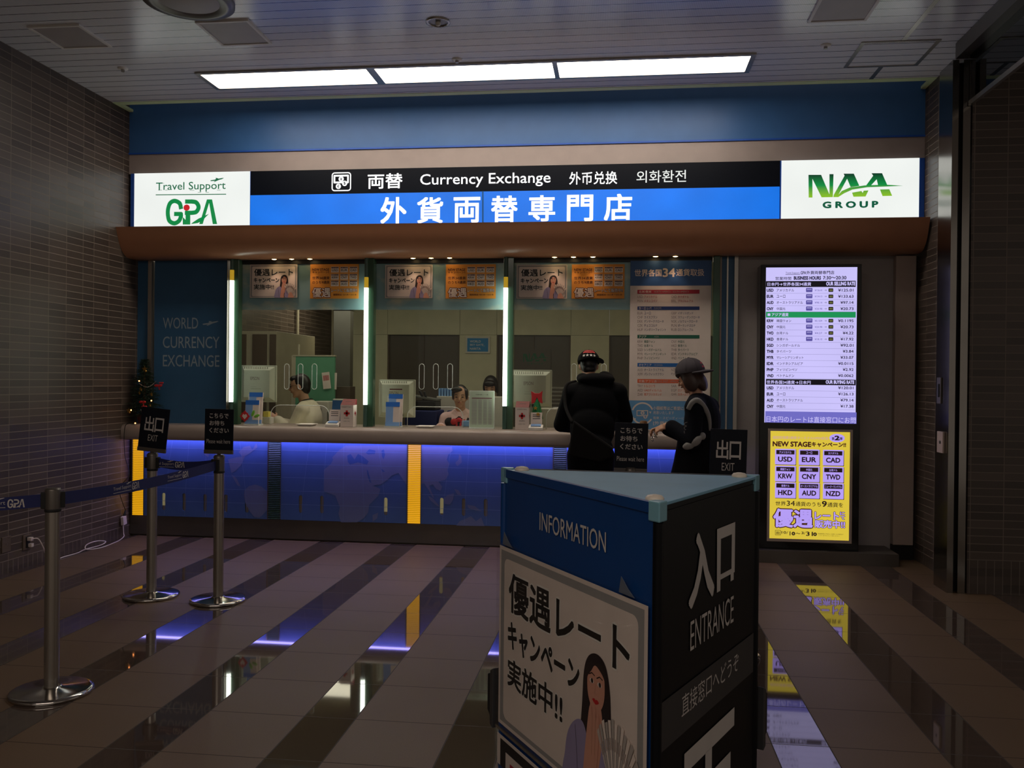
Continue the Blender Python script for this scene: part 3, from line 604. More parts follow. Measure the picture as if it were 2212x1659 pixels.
# ---------------------------------------------------------------- posters on the glass
def woman_art(A, l=4):
    A.blob([(.635, .02), (.628, .22), (.642, .42), (.652, .58), (.68, .66), (.732, .688), (.782, .655), (.808, .55), (.818, .40), (.842, .22), (.85, .02)], 'poster_hair', l)
    A.blob([(.53, -.0), (.535, .14), (.552, .24), (.59, .31), (.64, .34), (.675, .28), (.70, .12), (.715, 0)], 'lavender', l+1); A.blob([(.75, 0), (.745, .18), (.775, .32), (.82, .31), (.87, .24), (.90, .14), (.91, 0)], 'lavender', l+1.2)
    A.line([(.60, .30), (.615, .15), (.62, .02)], .002, 'poster_hair', l+1.6); A.line([(.80, .30), (.775, .12)], .002, 'poster_hair', l+1.8)
    A.blob([(.695, .46), (.755, .46), (.768, .32), (.735, .14), (.685, .30)], 'poster_skin', l+2); A.blob([(.676, .56), (.68, .49), (.70, .44), (.727, .425), (.755, .44), (.776, .49), (.78, .56), (.77, .62), (.73, .645), (.688, .62)], 'poster_skin', l+3)
    A.blob([(.664, .52), (.668, .60), (.70, .66), (.745, .668), (.79, .61), (.792, .52), (.778, .59), (.745, .625), (.72, .632), (.70, .60), (.68, .57)], 'poster_hair', l+4)
    for x in (.704, .751): A.disc(x, .556, .013, .011, 'paper', l+4.4); A.disc(x+.002, .557, .007, .011, 'poster_hair', l+4.8); A.line([(x-.017, .580), (x, .593), (x+.017, .586)], .0035, 'poster_hair', l+4.6)
    A.line([(.727, .55), (.722, .508), (.732, .505)], .002, 'skin', l+4.4); A.blob([(.708, .472), (.72, .482), (.728, .477), (.736, .482), (.748, .472), (.728, .458)], 'red', l+4.6)
    A.blob([(.652, 0), (.66, .15), (.672, .27), (.682, .36), (.692, .43), (.703, .44), (.71, .395), (.718, .445), (.729, .445), (.733, .39), (.741, .42), (.75, .41), (.75, .32), (.742, .20), (.728, .10), (.722, 0)], 'poster_skin', l+5.4)
    for x in (.708, .727): A.line([(x, .22), (x+.003, .41)], .0022, 'skin', l+6)
    n = 15; c = (.845, .06)
    for k in range(n):
        a = math.radians(130-k*6.4); b = math.radians(130-(k+1)*6.4+1.2); r = 1+.02*(k % 3); A.poly([c, (c[0]+.165*r*math.cos(a), c[1]+.37*r*math.sin(a)), (c[0]+.165*r*math.cos(b), c[1]+.37*r*math.sin(b))], 'note_grey' if k % 2 else 'paper', l+6+k*.1)
        m_ = (a+b)/2; A.line([(c[0]+.11*math.cos(m_), c[1]+.25*math.sin(m_)), (c[0]+.13*math.cos(m_), c[1]+.30*math.sin(m_))], .004, 'text_grey', l+8)
    A.blob([(.82, -.0), (.826, .10), (.85, .15), (.872, .165), (.90, .13), (.92, .07), (.935, 0)], 'poster_skin', l+8.6)
    for x in (.858, .88): A.line([(x, .06), (x-.004, .145)], .002, 'skin', l+9)
def poster_white(A, x0, y0, x1, y1, th=.002):
    A.panel(x0, y0, x1, y1, 'paper', th); A.unit(x0, y0, x1-x0, y1-y0); A.rect(.015, .02, .985, .98, 'paper_grey', .5)
    A.rrect(.045, .045, .955, .94, .03, 'paper', 1, 1.4)
    for s, r, bo in (('優遇レート', (.09, .66, .91, .87), .028), ('キャンペーン', (.085, .455, .62, .60), .036), ('実施中!!', (.085, .25, .51, .40), .03)):
        A.text(s, *r, 'white', 2, bo+.035); A.text(s, *r, 'ink', 3, bo)
    woman_art(A)
CODES = (('USD', 'アメリカドル'), ('EUR', 'ユーロ'), ('CAD', 'カナダドル'), ('KRW', '韓国ウォン'), ('CNY', '中国元'), ('TWD', '台湾ドル'), ('HKD', '香港ドル'), ('AUD', 'オーストラリアドル'), ('NZD', 'ニュージーランドドル'))
def poster_orange(A, x0, y0, x1, y1):
    A.panel(x0, y0, x1, y1, 'orange_paper', .002); A.unit(x0, y0, x1-x0, y1-y0)
    A.text('NEW STAGE', .045, .81, .39, .88, 'maroon', 1, .03); A.text('キャンペーン!!', .045, .735, .39, .80, 'maroon', 1, .02)
    A.text('世界34通貨', .045, .555, .40, .645, 'maroon', 1, .01); A.text('のうち9通貨', .045, .43, .40, .52, 'maroon', 1, .01)
    for k, (c, nm) in enumerate(CODES):
        x = (.43, .62, .81)[k % 3]; y = (.76, .55, .36)[k//3]
        A.rect(x, y, x+.16, y+.165, 'paper', 1); A.rect(x+.008, y+.12, x+.152, y+.157, 'maroon', 2); A.text(nm, x+.02, y+.126, x+.14, y+.15, 'paper', 3); A.text(c, x+.02, y+.035, x+.14, y+.095, 'ink', 2, .02)
    for s, r in (('優遇', (.05, .04, .42, .31)), ('レートにて販売中!!', (.44, .185, .97, .295))):
        A.text(s, *r, 'maroon', 2, .075); A.text(s, *r, 'paper', 3, .02)
    A.text('期間限定 10/1木〜3/31木', .48, .085, .96, .14, 'maroon', 1, .01)
for k, (xa, xb, ya, yb, o, lb) in enumerate(((540, 642, 571, 643, 0, 'white campaign poster with a woman, in the first window from the left'), (670, 775, 570, 645, 1, 'orange currency poster in the first window from the left'),
  (832, 934, 572, 644, 0, 'white campaign poster with a woman, in the second window'), (963, 1071, 571, 645, 1, 'orange currency poster in the second window'),
  (1116, 1225, 572, 645, 0, 'white campaign poster with a woman, in the third window'), (1235, 1349, 571, 645, 1, 'orange currency poster in the third window, beside the tall currency board'))):
    Y = YG-.016; A = front((0, Y, 0)); ym = (ya+yb)/2; xm = (xa+xb)/2
    (poster_orange if o else poster_white)(A, X8(xa, ym, Y), Z8(xm, yb, Y), X8(xb, ym, Y), min(Z8(xm, ya, Y), zc1-.045))
    A.obj('window_poster', lb, 'poster', ('orange posters' if o else 'white posters')+' on the windows')

# the tall currency board
A = front((0, YG-.018, 0))
x0, x1 = A.px(1360, 750)[0], A.px(1535, 750)[0]; z0, z1, za, zbb = zc0+.004, A.px(1448, 563)[1], A.px(1448, 617)[1], A.px(1448, 866)[1]
A.panel(x0, z0, x1, z1, 'paper', .003); A.rect(x0, za, x1, z1, 'board_blue'); A.rect(x0, z0+.012, x1, zbb, 'board_sky')
A.tpx('世界各国', 1371, 1429, 582, 597, 'paper', 3, .02); A.tpx('34', 1432, 1458, 580, 598, 'paper', 3, .03); A.tpx('通貨取扱', 1461, 1521, 581, 596, 'paper', 3, .02)
for ya, yb, c, s, e in ((626, 634.5, 'bar_red', '北米/南米', 'NORTH AMERICA / SOUTH AMERICA'), (662, 669.5, 'bar_navy', 'ヨーロッパ', 'EUROPE'), (723.5, 731, 'bar_green', 'アジア', 'ASIA'), (784.5, 792.5, 'bar_blue', 'オセアニア', 'OCEANIA'), (819.5, 827.5, 'bar_orange', '中東/アフリカ', 'MIDDLE EAST / AFRICA')):
    A.rpx(1377, 1511, ya, yb, c, 2); ym = (ya+yb)/2; A.tpx(s, 1380, 1380+5.4*len(s), ym-2.7, ym+2.7, 'paper', 3, .01); A.tpx(e, 1413, 1413+2.6*len(e), ym-2, ym+2, 'paper_grey', 3)
rows = [(641, 'USD', 'アメリカドル', 'CAD', 'カナダドル', 'text_red'), (650, 'MXN', 'メキシコペソ', 'BRL', 'ブラジルレアル', 'text_red'), (676.5, 'EUR', 'ユーロ', 'GBP', 'イギリスポンド', 'text_navy'), (685.3, 'CHF', 'スイスフラン', 'SEK', 'スウェーデンクローネ', 'text_navy'),
 (694.2, 'DKK', 'デンマーククローネ', 'NOK', 'ノルウェークローネ', 'text_navy'), (703.2, 'CZK', 'チェココルナ', 'PLN', 'ポーランドズロチ', 'text_navy'), (712.2, 'HUF', 'ハンガリーフォリント', 'RUB', 'ロシアルーブル', 'text_navy'), (738, 'KRW', '韓国ウォン', 'CNY', '中国元', 'bar_green'), (746.7, 'TWD', '台湾ドル', 'HKD', '香港ドル', 'bar_green'),
 (755.7, 'SGD', 'シンガポールドル', 'THB', 'タイバーツ', 'bar_green'), (764.7, 'MYR', 'マレーシアリンギット', 'IDR', 'インドネシアルピア', 'bar_green'), (773.7, 'PHP', 'フィリピンペソ', 'VND', 'ベトナムドン', 'bar_green'), (799, 'AUD', 'オーストラリアドル', 'NZD', 'ニュージーランドドル', 'text_navy'),
 (808.3, 'XPF', 'パシフィックフラン', 'FJD', 'フィジードル', 'text_navy'), (834, 'TRY', 'トルコリラ', 'SAR', 'サウジリヤル', 'bar_orange'), (843, 'AED', 'UAEディルハム', 'EGP', 'エジプトポンド', 'bar_orange'), (852, 'ZAR', '南アフリカランド', 'QAR', 'カタールリヤル', 'bar_orange')]
for y, a, b, c, d, col in rows:
    for x, cd, nm in ((1377, a, b), (1450, c, d)): A.tpx(cd, x, x+11.5, y-2.8, y+2.8, 'text_grey', 2); A.tpx(nm, x+14.5, x+14.5+4.7*len(nm), y-2.9, y+2.9, col, 2, .008)
A.ring(*A.px(1388, 893), .095, .095, .014, 'paper', 3, 25, 160); A.ring(*A.px(1388, 893), .095, .095, .014, 'paper', 3, 205, 325)
A.ppx([(1402, 889), (1407, 889), (1405, 894)], 'paper', 3); A.ppx([(1369, 903), (1374, 904), (1371, 909)], 'paper', 3)
A.lpx([(1376, 887), (1399, 887), (1399, 898), (1376, 898), (1376, 887)], .008, 'paper', 3)
for x, y, s in ((1388, 892, '¥'), (1394, 900, '$')): p = A.px(x, y); A.disc(p[0], p[1], .018, .018, 'paper', 4); A.text(s, p[0]-.008, p[1]-.011, p[0]+.008, p[1]+.011, 'board_sky', 5, .02)
A.tpx('小額紙幣はご希望に応じて', 1411, 1498, 878, 886, 'paper', 3, .015); A.tpx('用意いたします', 1411, 1456, 888, 895, 'paper', 3); A.tpx('電車・スピーディーに', 1411, 1478, 900, 906, 'paper', 3); A.tpx('[外貨両替]', 1411, 1460, 910, 919, 'paper', 3, .01)
A.obj('currency_board', 'tall white and blue board listing world currencies, on the right window', 'poster')

# downlights in the soffit
for k, (x, y, w) in enumerate(((590, 558.5, 'leftmost of the trio over the first window'), (628, 558.3, 'middle of the trio over the first window'), (667.5, 558, 'rightmost of the trio over the first window'), (892, 557, 'leftmost of the trio over the second window'), (931, 556.7, 'middle of the trio over the second window'), (971, 556.5, 'rightmost of the trio over the second window'),
   (1198, 555, 'leftmost of the trio over the third window'), (1239, 555, 'middle of the trio over the third window'), (1281, 555, 'rightmost of the trio over the third window'), (1416, 553.5, 'left one of the pair over the currency board'), (1459, 553, 'right one of the pair over the currency board'))):
    p = V((onZ(x, y, zc1).x, 8.03, zc1)); t = empty('spotlight', p, 'small warm canopy downlight, '+w, 'spotlight', 'canopy downlights')
    part('ring', MB().lathe([(.03, 0), (.03, -.003), (.024, -.004), (.023, 0)], p, 20), 'gold', t); part('bulb', MB().lathe([(.0225, -.003), (.008, -.008)], p, 16), 'spot_lamp', t)
    l = bpy.data.lights.new('spot', 'SPOT'); l.energy = 2.2; l.color = (1, .66, .46); l.spot_size = math.radians(84); l.spot_blend = .7; l.shadow_soft_size = .02
    o = bpy.data.objects.new('spot', l); COL.objects.link(o); o.parent = t; o.location = (0, 0, -.012); o.rotation_euler = (math.radians(-8), 0, 0)
# ---------------------------------------------------------------- service counter
YP = 7.98
t = empty('service_counter', (-2, 7.95, 0), 'long service counter with stone top and blue world map front', 'counter')
xr = .955
prof = [(7.845, .945), (7.832, .955), (7.828, .975), (7.83, 1.03), (7.838, 1.06), (7.855, 1.08), (7.88, 1.09), (7.92, 1.092), (8.42, 1.092), (8.42, .966), (7.862, .966), (7.858, .945)]
m = MB(); n = len(prof); m.add([(XL+.002, y, z) for y, z in prof]+[(xr, y, z) for y, z in prof], [(i, i+1, n+i+1, n+i) for i in range(n-1)], 0, True)
for x in (XL+.002, xr): m.add([(x, y, z) for y, z in prof], [tuple(range(n))])
m.add([(XL+.002, 7.845, .945), (xr, 7.845, .945), (xr, 7.858, .945), (XL+.002, 7.858, .945)], [(0, 1, 2, 3)])
part('top_slab', m, 'counter_stone', t)
part('toe_kick', MB().bb(XL+.002, xr, 8.03, 8.09, 0, .20).bb(XL+.002, xr, 7.995, 8.03, .015, .195), 'steel_dark', t)
zp0, zp1 = .198, .964
part('back_board', MB().bb(XL+.05, xr, 8.001, 8.02, .2, .935), 'slot_board', t)
part('led_strip', MB().bb(XL+.1, xr-.02, 7.885, 7.965, .962, .9655), 'led_blue', t, label='glowing blue light strip under the slab')
def Xp(x): return X8(x, 1040, YP)
panels = [(311, 580, (353.8, 398, 443, 488, 533.5)), (606, 880.5, (649.5, 695.6, 741.5, 787.4, 833.5)), (909.5, 1196, (954.6, 1002, 1049.6, 1097, 1145)), (1222.5, 1484, (1262, 1308, 1354, 1400, 1446))]
PN = []
for xa, xb, sl in panels:
    x0, x1 = Xp(xa), Xp(xb); za, zbb = Z8(sl[2], 1067+(sl[2]-443)*.018, YP), Z8(sl[2], 1105+(sl[2]-443)*.018, YP)
    vs, fs = plate([(x0, zp0), (x1, zp0), (x1, zp1), (x0, zp1)], [stadium(Xp(s), (za+zbb)/2, .034, za-zbb) for s in sl], .012)
    mb = MB(); mb.add([(x, YP+.006-z, y) for x, y, z in vs], fs); PN.append(part('front_panel', mb, 'counter_panel', t))
for s, y in ((353.8, 1084), (833.5, 1092), (954.6, 1096)):  # glowing pieces added so these slots look lit from behind
    x = Xp(s); part('glow_batten', MB().bb(x-.02, x+.02, 7.9935, 8.0005, .3, .62), 'vent_glow', t, label='added glowing batten that makes a slot look lit')
# printed world map, one print on each panel
PR = []
for k in range(4): A = front((0, YP-.0015, 0)); A.lift = .0003; PR.append(A)
A = PR[0]
g1 = lambda L: [A.px(260+x/4.424, 920+y/4.424) for x, y in L]
g2 = lambda L: [A.px(700+x/4.096, 900+y/4.096) for x, y in L]
for pts in ([(790, 168), (800, 270), (840, 300), (850, 262), (860, 170)], [(1030, 320), (1110, 300), (1190, 290), (1170, 340), (1150, 380), (1100, 430), (1060, 450), (1050, 400)], [(1060, 460), (1110, 500), (1150, 580), (1120, 570), (1080, 500)],
   [(1190, 610), (1230, 575), (1290, 560), (1350, 580), (1405, 630), (1405, 800), (1360, 850), (1330, 878), (1280, 870), (1235, 815), (1195, 740), (1180, 660)], [(1130, 250), (1180, 200), (1240, 190), (1260, 230), (1300, 165), (1310, 205), (1240, 260), (1170, 300)]): A.poly(g1(pts), 'map_land', 1)
for pts in ([(72, 362), (130, 300), (190, 256), (738, 258), (735, 610), (700, 560), (660, 500), (600, 520), (560, 560), (500, 600), (430, 610), (500, 640), (480, 700), (400, 780), (390, 850), (350, 900), (290, 935), (150, 935), (128, 860), (140, 800), (100, 700), (20, 668), (0, 665), (0, 470), (60, 420), (80, 380)], [(430, 870), (480, 850), (470, 900), (430, 930)],
   [(862, 600), (862, 266), (1130, 268), (1140, 300), (1100, 335), (1085, 380), (1110, 420), (1090, 470), (1105, 510), (1070, 560), (1010, 572), (1045, 620), (1030, 655), (990, 640), (965, 600), (930, 610), (950, 660), (975, 720), (955, 705), (920, 640), (885, 590)], [(1180, 440), (1160, 410), (1190, 380), (1195, 330), (1215, 350), (1218, 405)],
   [(1060, 720), (1100, 690), (1150, 680), (1140, 740), (1110, 780), (1065, 770)], [(920, 700), (960, 720), (1030, 800), (1000, 790), (940, 740)], [(1150, 640), (1190, 650), (1215, 695), (1180, 690)], [(1265, 780), (1330, 790), (1400, 840), (1340, 830), (1280, 810)], [(1170, 965), (1200, 925), (1250, 905), (1300, 880), (1345, 925), (1390, 890), (1420, 968)]): PR[1 if min(p[0] for p in pts) < 700 else 2].poly(g2(pts), 'map_land', 1)
for pts in ([(205, 345), (235, 330), (270, 380), (300, 330), (340, 350), (395, 395), (380, 425), (300, 405), (230, 425), (210, 400)], [(368, 320), (400, 288), (455, 300), (450, 330), (390, 335)], [(508, 300), (530, 290), (540, 340), (525, 378), (512, 350)], [(378, 465), (390, 480), (420, 590), (400, 575), (382, 510)], [(498, 455), (540, 485), (520, 490)]): PR[1].poly(g2(pts), 'map_dark', 2)
for (xa, xb, sl), A in zip(panels, PR):
    for k in range(1, 6): z = zp0+(zp1-zp0)*k/6+.02; A.line([(Xp(xa)+.01, z), (Xp(xb)-.01, z)], .003, 'map_line', 3)
    for k in range(1, 6):
        u = k/6; x = Xp(xa)+(Xp(xb)-Xp(xa))*u; s = (u-.5)*.25; A.line([(x, zp0+.01), (x-s*.2, .45), (x-s*.55, .7), (x-s, zp1-.01)], .002, 'map_line', 3.5)
for A, q in zip(PR, PN): A.obj('map_print', parent=q)
for xa, xb, mt, lb in ((287, 310, 'amber', 'glowing amber ribbed light strip at the left end'), (580.5, 605.5, 'green_dark', 'unlit dark green ribbed strip'), (881.5, 908.5, 'amber', 'glowing amber ribbed light strip'), (1196.5, 1222, 'green_dark', 'unlit dark green ribbed strip'), (1485, 1512, 'amber', 'glowing amber ribbed light strip at the right end')):
    mb = MB(); x0, x1 = Xp(xa), Xp(xb); k = 44
    for i in range(k): z0 = zp0+(zp1-zp0)*i/k; mb.prism([(x0, YP+.012, z0), (x0, YP-.004, z0+.002), (x0, YP-.008, z0+.0085), (x0, YP-.004, z0+.0145), (x0, YP+.012, z0+.0165)], (x1-x0, 0, 0))
    part('ribbed_strip', mb, mt, t, label=lb)
    part('strip_trim', MB().bb(x0-.012, x0-.002, YP-.006, YP+.02, zp0, zp1).bb(x1+.001, x1+.006, YP-.006, YP+.02, zp0, zp1), 'steel_dark', t)

# ---------------------------------------------------------------- rate screen with light box
YM = 7.80
struct('plinth', MB().bb(1.10, 2.36, 7.72, 8.12, 0, .105), 'steel_dark')
t = empty('rate_display', (1.63, 7.85, .105), 'tall black cabinet holding the exchange rate screen above a yellow light box', 'screen')
xa, xb = X8(1640.5, 880, YM), X8(1858, 880, YM); z0, z1 = .107, Z8(1749, 571, YM)
cab = part('cabinet', MB().bb(xa, xb, YM, YM+.2, z0, z1), 'black_gloss', t, .004)
A = front((0, YM-.002, 0)); S = 'screen_text'
a0, b0 = A.px(1653, 746)[0], A.px(1850, 746)[0]
A.panel(a0, A.px(1750, 914)[1], b0, A.px(1752, 577.5)[1], 'screen_white', .0015)
A.tpx('Travel Support', 1697, 1727, 587.5, 592, S, 2); A.lpx([(1697, 593), (1728, 592.7)], .004, S, 2); A.tpx('GPA', 1729.5, 1741, 586, 592.5, S, 2, .03); A.tpx('外貨両替専門店', 1742, 1802, 585, 592.5, S, 2, .02)
A.tpx('営業時間', 1675, 1709, 598, 605, S, 2, .01); A.tpx('BUSINESS HOURS', 1715, 1773, 597, 604, S, 2, .05); A.tpx('7:30〜20:30', 1778, 1828, 596.5, 603.5, S, 2, .03)
def bar(y0, y1, m): A.rpx(1654.5, 1848.5, y0, y1, m, 1)
bar(607, 620, 'screen_black'); A.tpx('日本円→世界各国34通貨', 1658, 1752, 610, 617.5, 'screen_white', 2, .02); A.tpx('OUR SELLING RATE', 1785, 1847, 609, 616.5, 'screen_white', 2, .05)
bar(673.5, 686, 'screen_green'); A.rpx(1658, 1664, 677, 682.5, 'screen_white', 2); A.tpx('アジア通貨', 1667, 1703, 676, 683.5, 'screen_white', 2, .02)
bar(819.5, 831.5, 'screen_black'); A.tpx('世界各国34通貨→日本円', 1656, 1751, 822, 829.5, 'screen_white', 2, .02); A.tpx('OUR BUYING RATE', 1784, 1845, 822, 829, 'screen_white', 2, .05)
R = [(627, 'USD', 'アメリカドル', '125.01', '126.41'), (640.3, 'EUR', 'ユーロ', '133.63', '134.13'), (653.6, 'AUD', 'オーストラリアドル', '97.14', '98.14'), (667, 'CNY', '中国元', '20.73', '20.98'), (693, 'KRW', '韓国ウォン', '0.1195', '0.1209'), (706.3, 'CNY', '中国元', '20.73', '20.98'), (719.5, 'TWD', '台湾ドル', '4.22', '4.27'), (732.7, 'HKD', '香港ドル', '17.92', '18.10'),
 (746, 'SGD', 'シンガポールドル', '92.01', 0), (759, 'THB', 'タイバーツ', '3.84', 0), (772.3, 'MYR', 'マレーシアリンギット', '33.07', 0), (785.4, 'IDR', 'インドネシアルピア', '0.0115', 0), (798.5, 'PHP', 'フィリピンペソ', '2.92', 0), (811.6, 'VND', 'ベトナムドン', '0.0062', 0), (838, 'USD', 'アメリカドル', '120.01', 0), (851.3, 'EUR', 'ユーロ', '126.13', 0), (864.5, 'AUD', 'オーストラリアドル', '79.14', 0), (877.8, 'CNY', '中国元', '17.38', 0)]
for y, c, nm, v, o in R:
    A.tpx(c, 1656.5, 1670.5, y-3, y+3, S, 2, .05); w = min(6.3*len(nm), 58); A.tpx(nm, 1677.5, 1677.5+w, y-3, y+3, S, 2, .01)
    w = 5.0*len(v)+3; A.tpx('¥'+v, 1843.5-w, 1843.5, y-3.2, y+2.8, S, 2, .02); A.rpx(1654.5, 1847, y+6.3, y+6.8, 'screen_line', 1)
    if o:
        p = A.px(1741, y+4), A.px(1755, y-5); A.rrect(p[0][0], p[0][1], p[1][0], p[1][1], .006, 'screen_pill', 2); A.tpx('優遇通貨', 1743, 1753, y-3.2, y-.6, 'screen_white', 3)
        A.tpx('¥'+o, 1760, 1776, y-2, y+2, 'screen_pill', 2); A.tpx('→', 1780, 1786, y-1.5, y+1.5, S, 2); p = A.px(1789.5, y+3.6), A.px(1800, y-4); A.rrect(p[0][0], p[0][1], p[1][0], p[1][1], .005, 'screen_black', 2); A.tpx('優遇', 1791, 1798.5, y-2, y+1.8, 'screen_olive', 3, .02)
A.rpx(1653, 1850, 889.5, 914, 'screen_violet', 2); A.tpx('日本円のレートは直接窓口にお問', 1655.5, 1848.5, 900, 913, 'screen_white', 3, .005)
A.obj('rate_screen', parent=cab, label='glowing violet white rate screen')
xa, xb, z0, z1 = X8(1657.5, 1050, YM), X8(1840, 1050, YM), Z8(1749, 1171, YM), Z8(1749, 927, YM)
fx0, fx1, fz0, fz1 = X8(1662.5, 1050, YM), X8(1834.5, 1050, YM), Z8(1749, 1165, YM), Z8(1749, 932, YM)
pf = part('poster_frame', MB().bb(xa, fx0, YM-.015, YM, z0, z1).bb(fx1, xb, YM-.015, YM, z0, z1).bb(fx0, fx1, YM-.015, YM, z0, fz0).bb(fx0, fx1, YM-.015, YM, fz1, z1), 'panel_grey', t)
A = front((0, YM-.004, 0)); A.panel(fx0, fz0, fx1, fz1, 'box_yellow', .003)
G = lambda s, xa, xb, ya, yb, *k: A.tpx(s, 1620+xa/5.53, 1620+xb/5.53, 900+ya/5.53, 900+yb/5.53, *k)
I = 'box_ink'; MV = 'box_violet'
G('成田空港第3旅客ターミナルOPEN記念', 272, 935, 236, 270, 'box_pink', 1, .03); p = A.px(1620+1040/5.53, 900+256/5.53); A.disc(p[0], p[1], .064, .036, MV, 1); G('第', 978, 1008, 246, 280, I, 2, .03); G('2', 1015, 1066, 230, 280, I, 2, .05); G('弾', 1070, 1104, 246, 280, I, 2, .03)
G('NEW STAGE', 274, 728, 300, 356, 'box_maroon', 1, .045); G('キャンペーン!!', 738, 1145, 308, 362, 'box_maroon', 1, .045)
for k, (c, nm) in enumerate(CODES):
    x = (298, 582, 870)[k % 3]; y = (388, 590, 787)[k//3]+(0, 6, 12)[k % 3]; w = 250; h = 182
    p, q = A.px(1620+x/5.53, 900+(y+h)/5.53), A.px(1620+(x+w)/5.53, 900+y/5.53); e = .004
    A.rect(p[0]+e, p[1]-e, q[0]+e, q[1]-e, 'box_ink', 1); A.rrect(p[0], p[1], q[0], q[1], .006, MV, 2)
    p, q = A.px(1620+(x+16)/5.53, 900+(y+60)/5.53), A.px(1620+(x+w-16)/5.53, 900+(y+14)/5.53); A.rect(p[0], p[1], q[0], q[1], I, 3)
    w2 = min(24*len(nm), 200); G(nm, x+w/2-w2/2, x+w/2+w2/2, y+24, y+52, MV, 4, .015); G(c, x+40, x+w-44, y+92, y+148, I, 3, .035)
G('世界', 305, 428, 1012, 1062, I, 1, .01); G('34', 438, 536, 1005, 1066, I, 1, .01); G('通貨のうち', 545, 848, 1018, 1072, I, 1, .01); G('9', 862, 915, 1010, 1076, I, 1, .03); G('通貨を', 925, 1112, 1026, 1082, I, 1, .01)
for s, r in (('優遇', (285, 745, 1108, 1318)), ('レート', (775, 1060, 1140, 1228)), ('に', (1078, 1130, 1138, 1176)), ('て', (1085, 1132, 1190, 1228)), ('販売中!!', (775, 1132, 1240, 1330))):
    G(s, *r, 'box_maroon', 1, .085 if len(s) > 1 else .12); G(s, *r, MV, 2, .035)
WD = lambda x, y: (A.disc(*A.px(1620+x/5.53, 900+y/5.53), .0155, .0155, I, 1), G('木', x-10, x+10, y-10, y+10, 'box_yellow', 2, .02))
A.lpx([(1674.8, 1145.5), (1686.2, 1145.7), (1686.2, 1155.5), (1674.8, 1155.3), (1674.8, 1145.5)], .003, I, 1); G('期間限定', 312, 358, 1372, 1405, I, 1, .02); G('10', 378, 432, 1368, 1398, I, 1, .02); G('/', 436, 456, 1368, 1402, I, 1); G('1', 466, 492, 1372, 1418, I, 1, .03, 1); WD(519, 1397); G('〜', 550, 600, 1388, 1402, I, 1, .02); G('3', 614, 640, 1374, 1404, I, 1, .02); G('/', 644, 664, 1374, 1408, I, 1); G('31', 672, 750, 1376, 1424, I, 1, .03); WD(777, 1405)
G('*実施期間は予告なく変更になる場合が', 806, 1115, 1396, 1410, I, 1); G('ございますのでご了承ください', 820, 1070, 1416, 1430, I, 1)
A.obj('yellow_poster', parent=pf, label='glowing yellow campaign poster')

# ---------------------------------------------------------------- triangular information tower
TA, TB, TC = V((-.457, 3.449, 0)), V((.118, 2.549, 0)), V((.523, 3.385, 0)); ZT = 1.20
ctr = (TA+TB+TC)/3
t = empty('information_tower', ctr, 'blue and black triangular information column standing in the foreground', 'sign')
def inset(P, k): return P+(ctr-P)*k
m = MB(); m.prism([inset(p, .012)+V((0, 0, .03)) for p in (TA, TB, TC)], (0, 0, ZT-.045)); part('core', m, 'tower_black', t)
def wall(P, Q, mt, name):
    d = (Q-P).normalized(); n = V((d.y, -d.x, 0)); mb = MB(); mb.prism([P+d*.03, Q-d*.03, Q-d*.03-n*.008, P+d*.03-n*.008], (0, 0, ZT-.06)); mb.v = [p+V((0, 0, .03)) for p in mb.v]; part(name, mb, mt, t)
    return d, n
d1, n1 = wall(TA, TB, 'tower_blue', 'left_panel'); d2, n2 = wall(TB, TC, 'tower_black', 'right_panel'); wall(TC, TA, 'tower_blue', 'rear_panel')
m = MB(); m.prism([inset(p, .02)+V((0, 0, ZT-.012)) for p in (TA, TB, TC)], (0, 0, .008)); part('lid', m, 'tower_top', t)
for P, Q, mt in ((TA, TB, 'tower_blue'), (TB, TC, 'tower_top'), (TC, TA, 'tower_black')):
    d = (Q-P).normalized(); n = V((d.y, -d.x, 0)); mb = MB(); mb.prism([P+d*.03+n*.006, Q-d*.03+n*.006, Q-d*.03-n*.012, P+d*.03-n*.012], (0, 0, .034 if mt == 'tower_blue' else .010)); h = ZT-.036 if mt == 'tower_blue' else ZT-.012; mb.v = [p+V((0, 0, h)) for p in mb.v]; part('edge_rail', mb, mt, t, .002)
for P, Q, S_ in ((TA, TB, TC), (TB, TC, TA), (TC, TA, TB)):
    a = (Q-P).normalized(); b = (S_-P).normalized(); na = V((a.y, -a.x, 0)); nb = -V((b.y, -b.x, 0))
    mb = MB(); e = .008; o = P-(a+b).normalized()*e*1.2
    mb.prism([o, o+a*.055+na*.002, P+a*.05-na*.02, P+b*.05-nb*.02, o+b*.055+nb*.002], (0, 0, .06)); mb.v = [p+V((0, 0, ZT-.058)) for p in mb.v]; part('corner_cap', mb, 'tower_edge', t, .004)
    c = inset(P, .16); part('button', MB().lathe([(.028, 0), (.028, .006), (.022, .013), (.008, .016)], (c.x, c.y, ZT-.004), 24), 'knob_white', t)
    mb = MB(); mb.cyl(P.lerp(ctr, .02)+V((0, 0, 0)), P.lerp(ctr, .02)+V((0, 0, ZT-.06)), .016, seg=12); part('corner_post', mb, 'tower_blue' if P is TA else 'tower_black', t)
A = Art(TA+n1*.004, d1, (0, 0, 1), None); A.lift = .0005
A.text('INFORMATION', .332, 1.005, .788, 1.070, 'sign_white', 1, .004)
A.obj('lettering', parent=t, label='pale lettering INFORMATION')
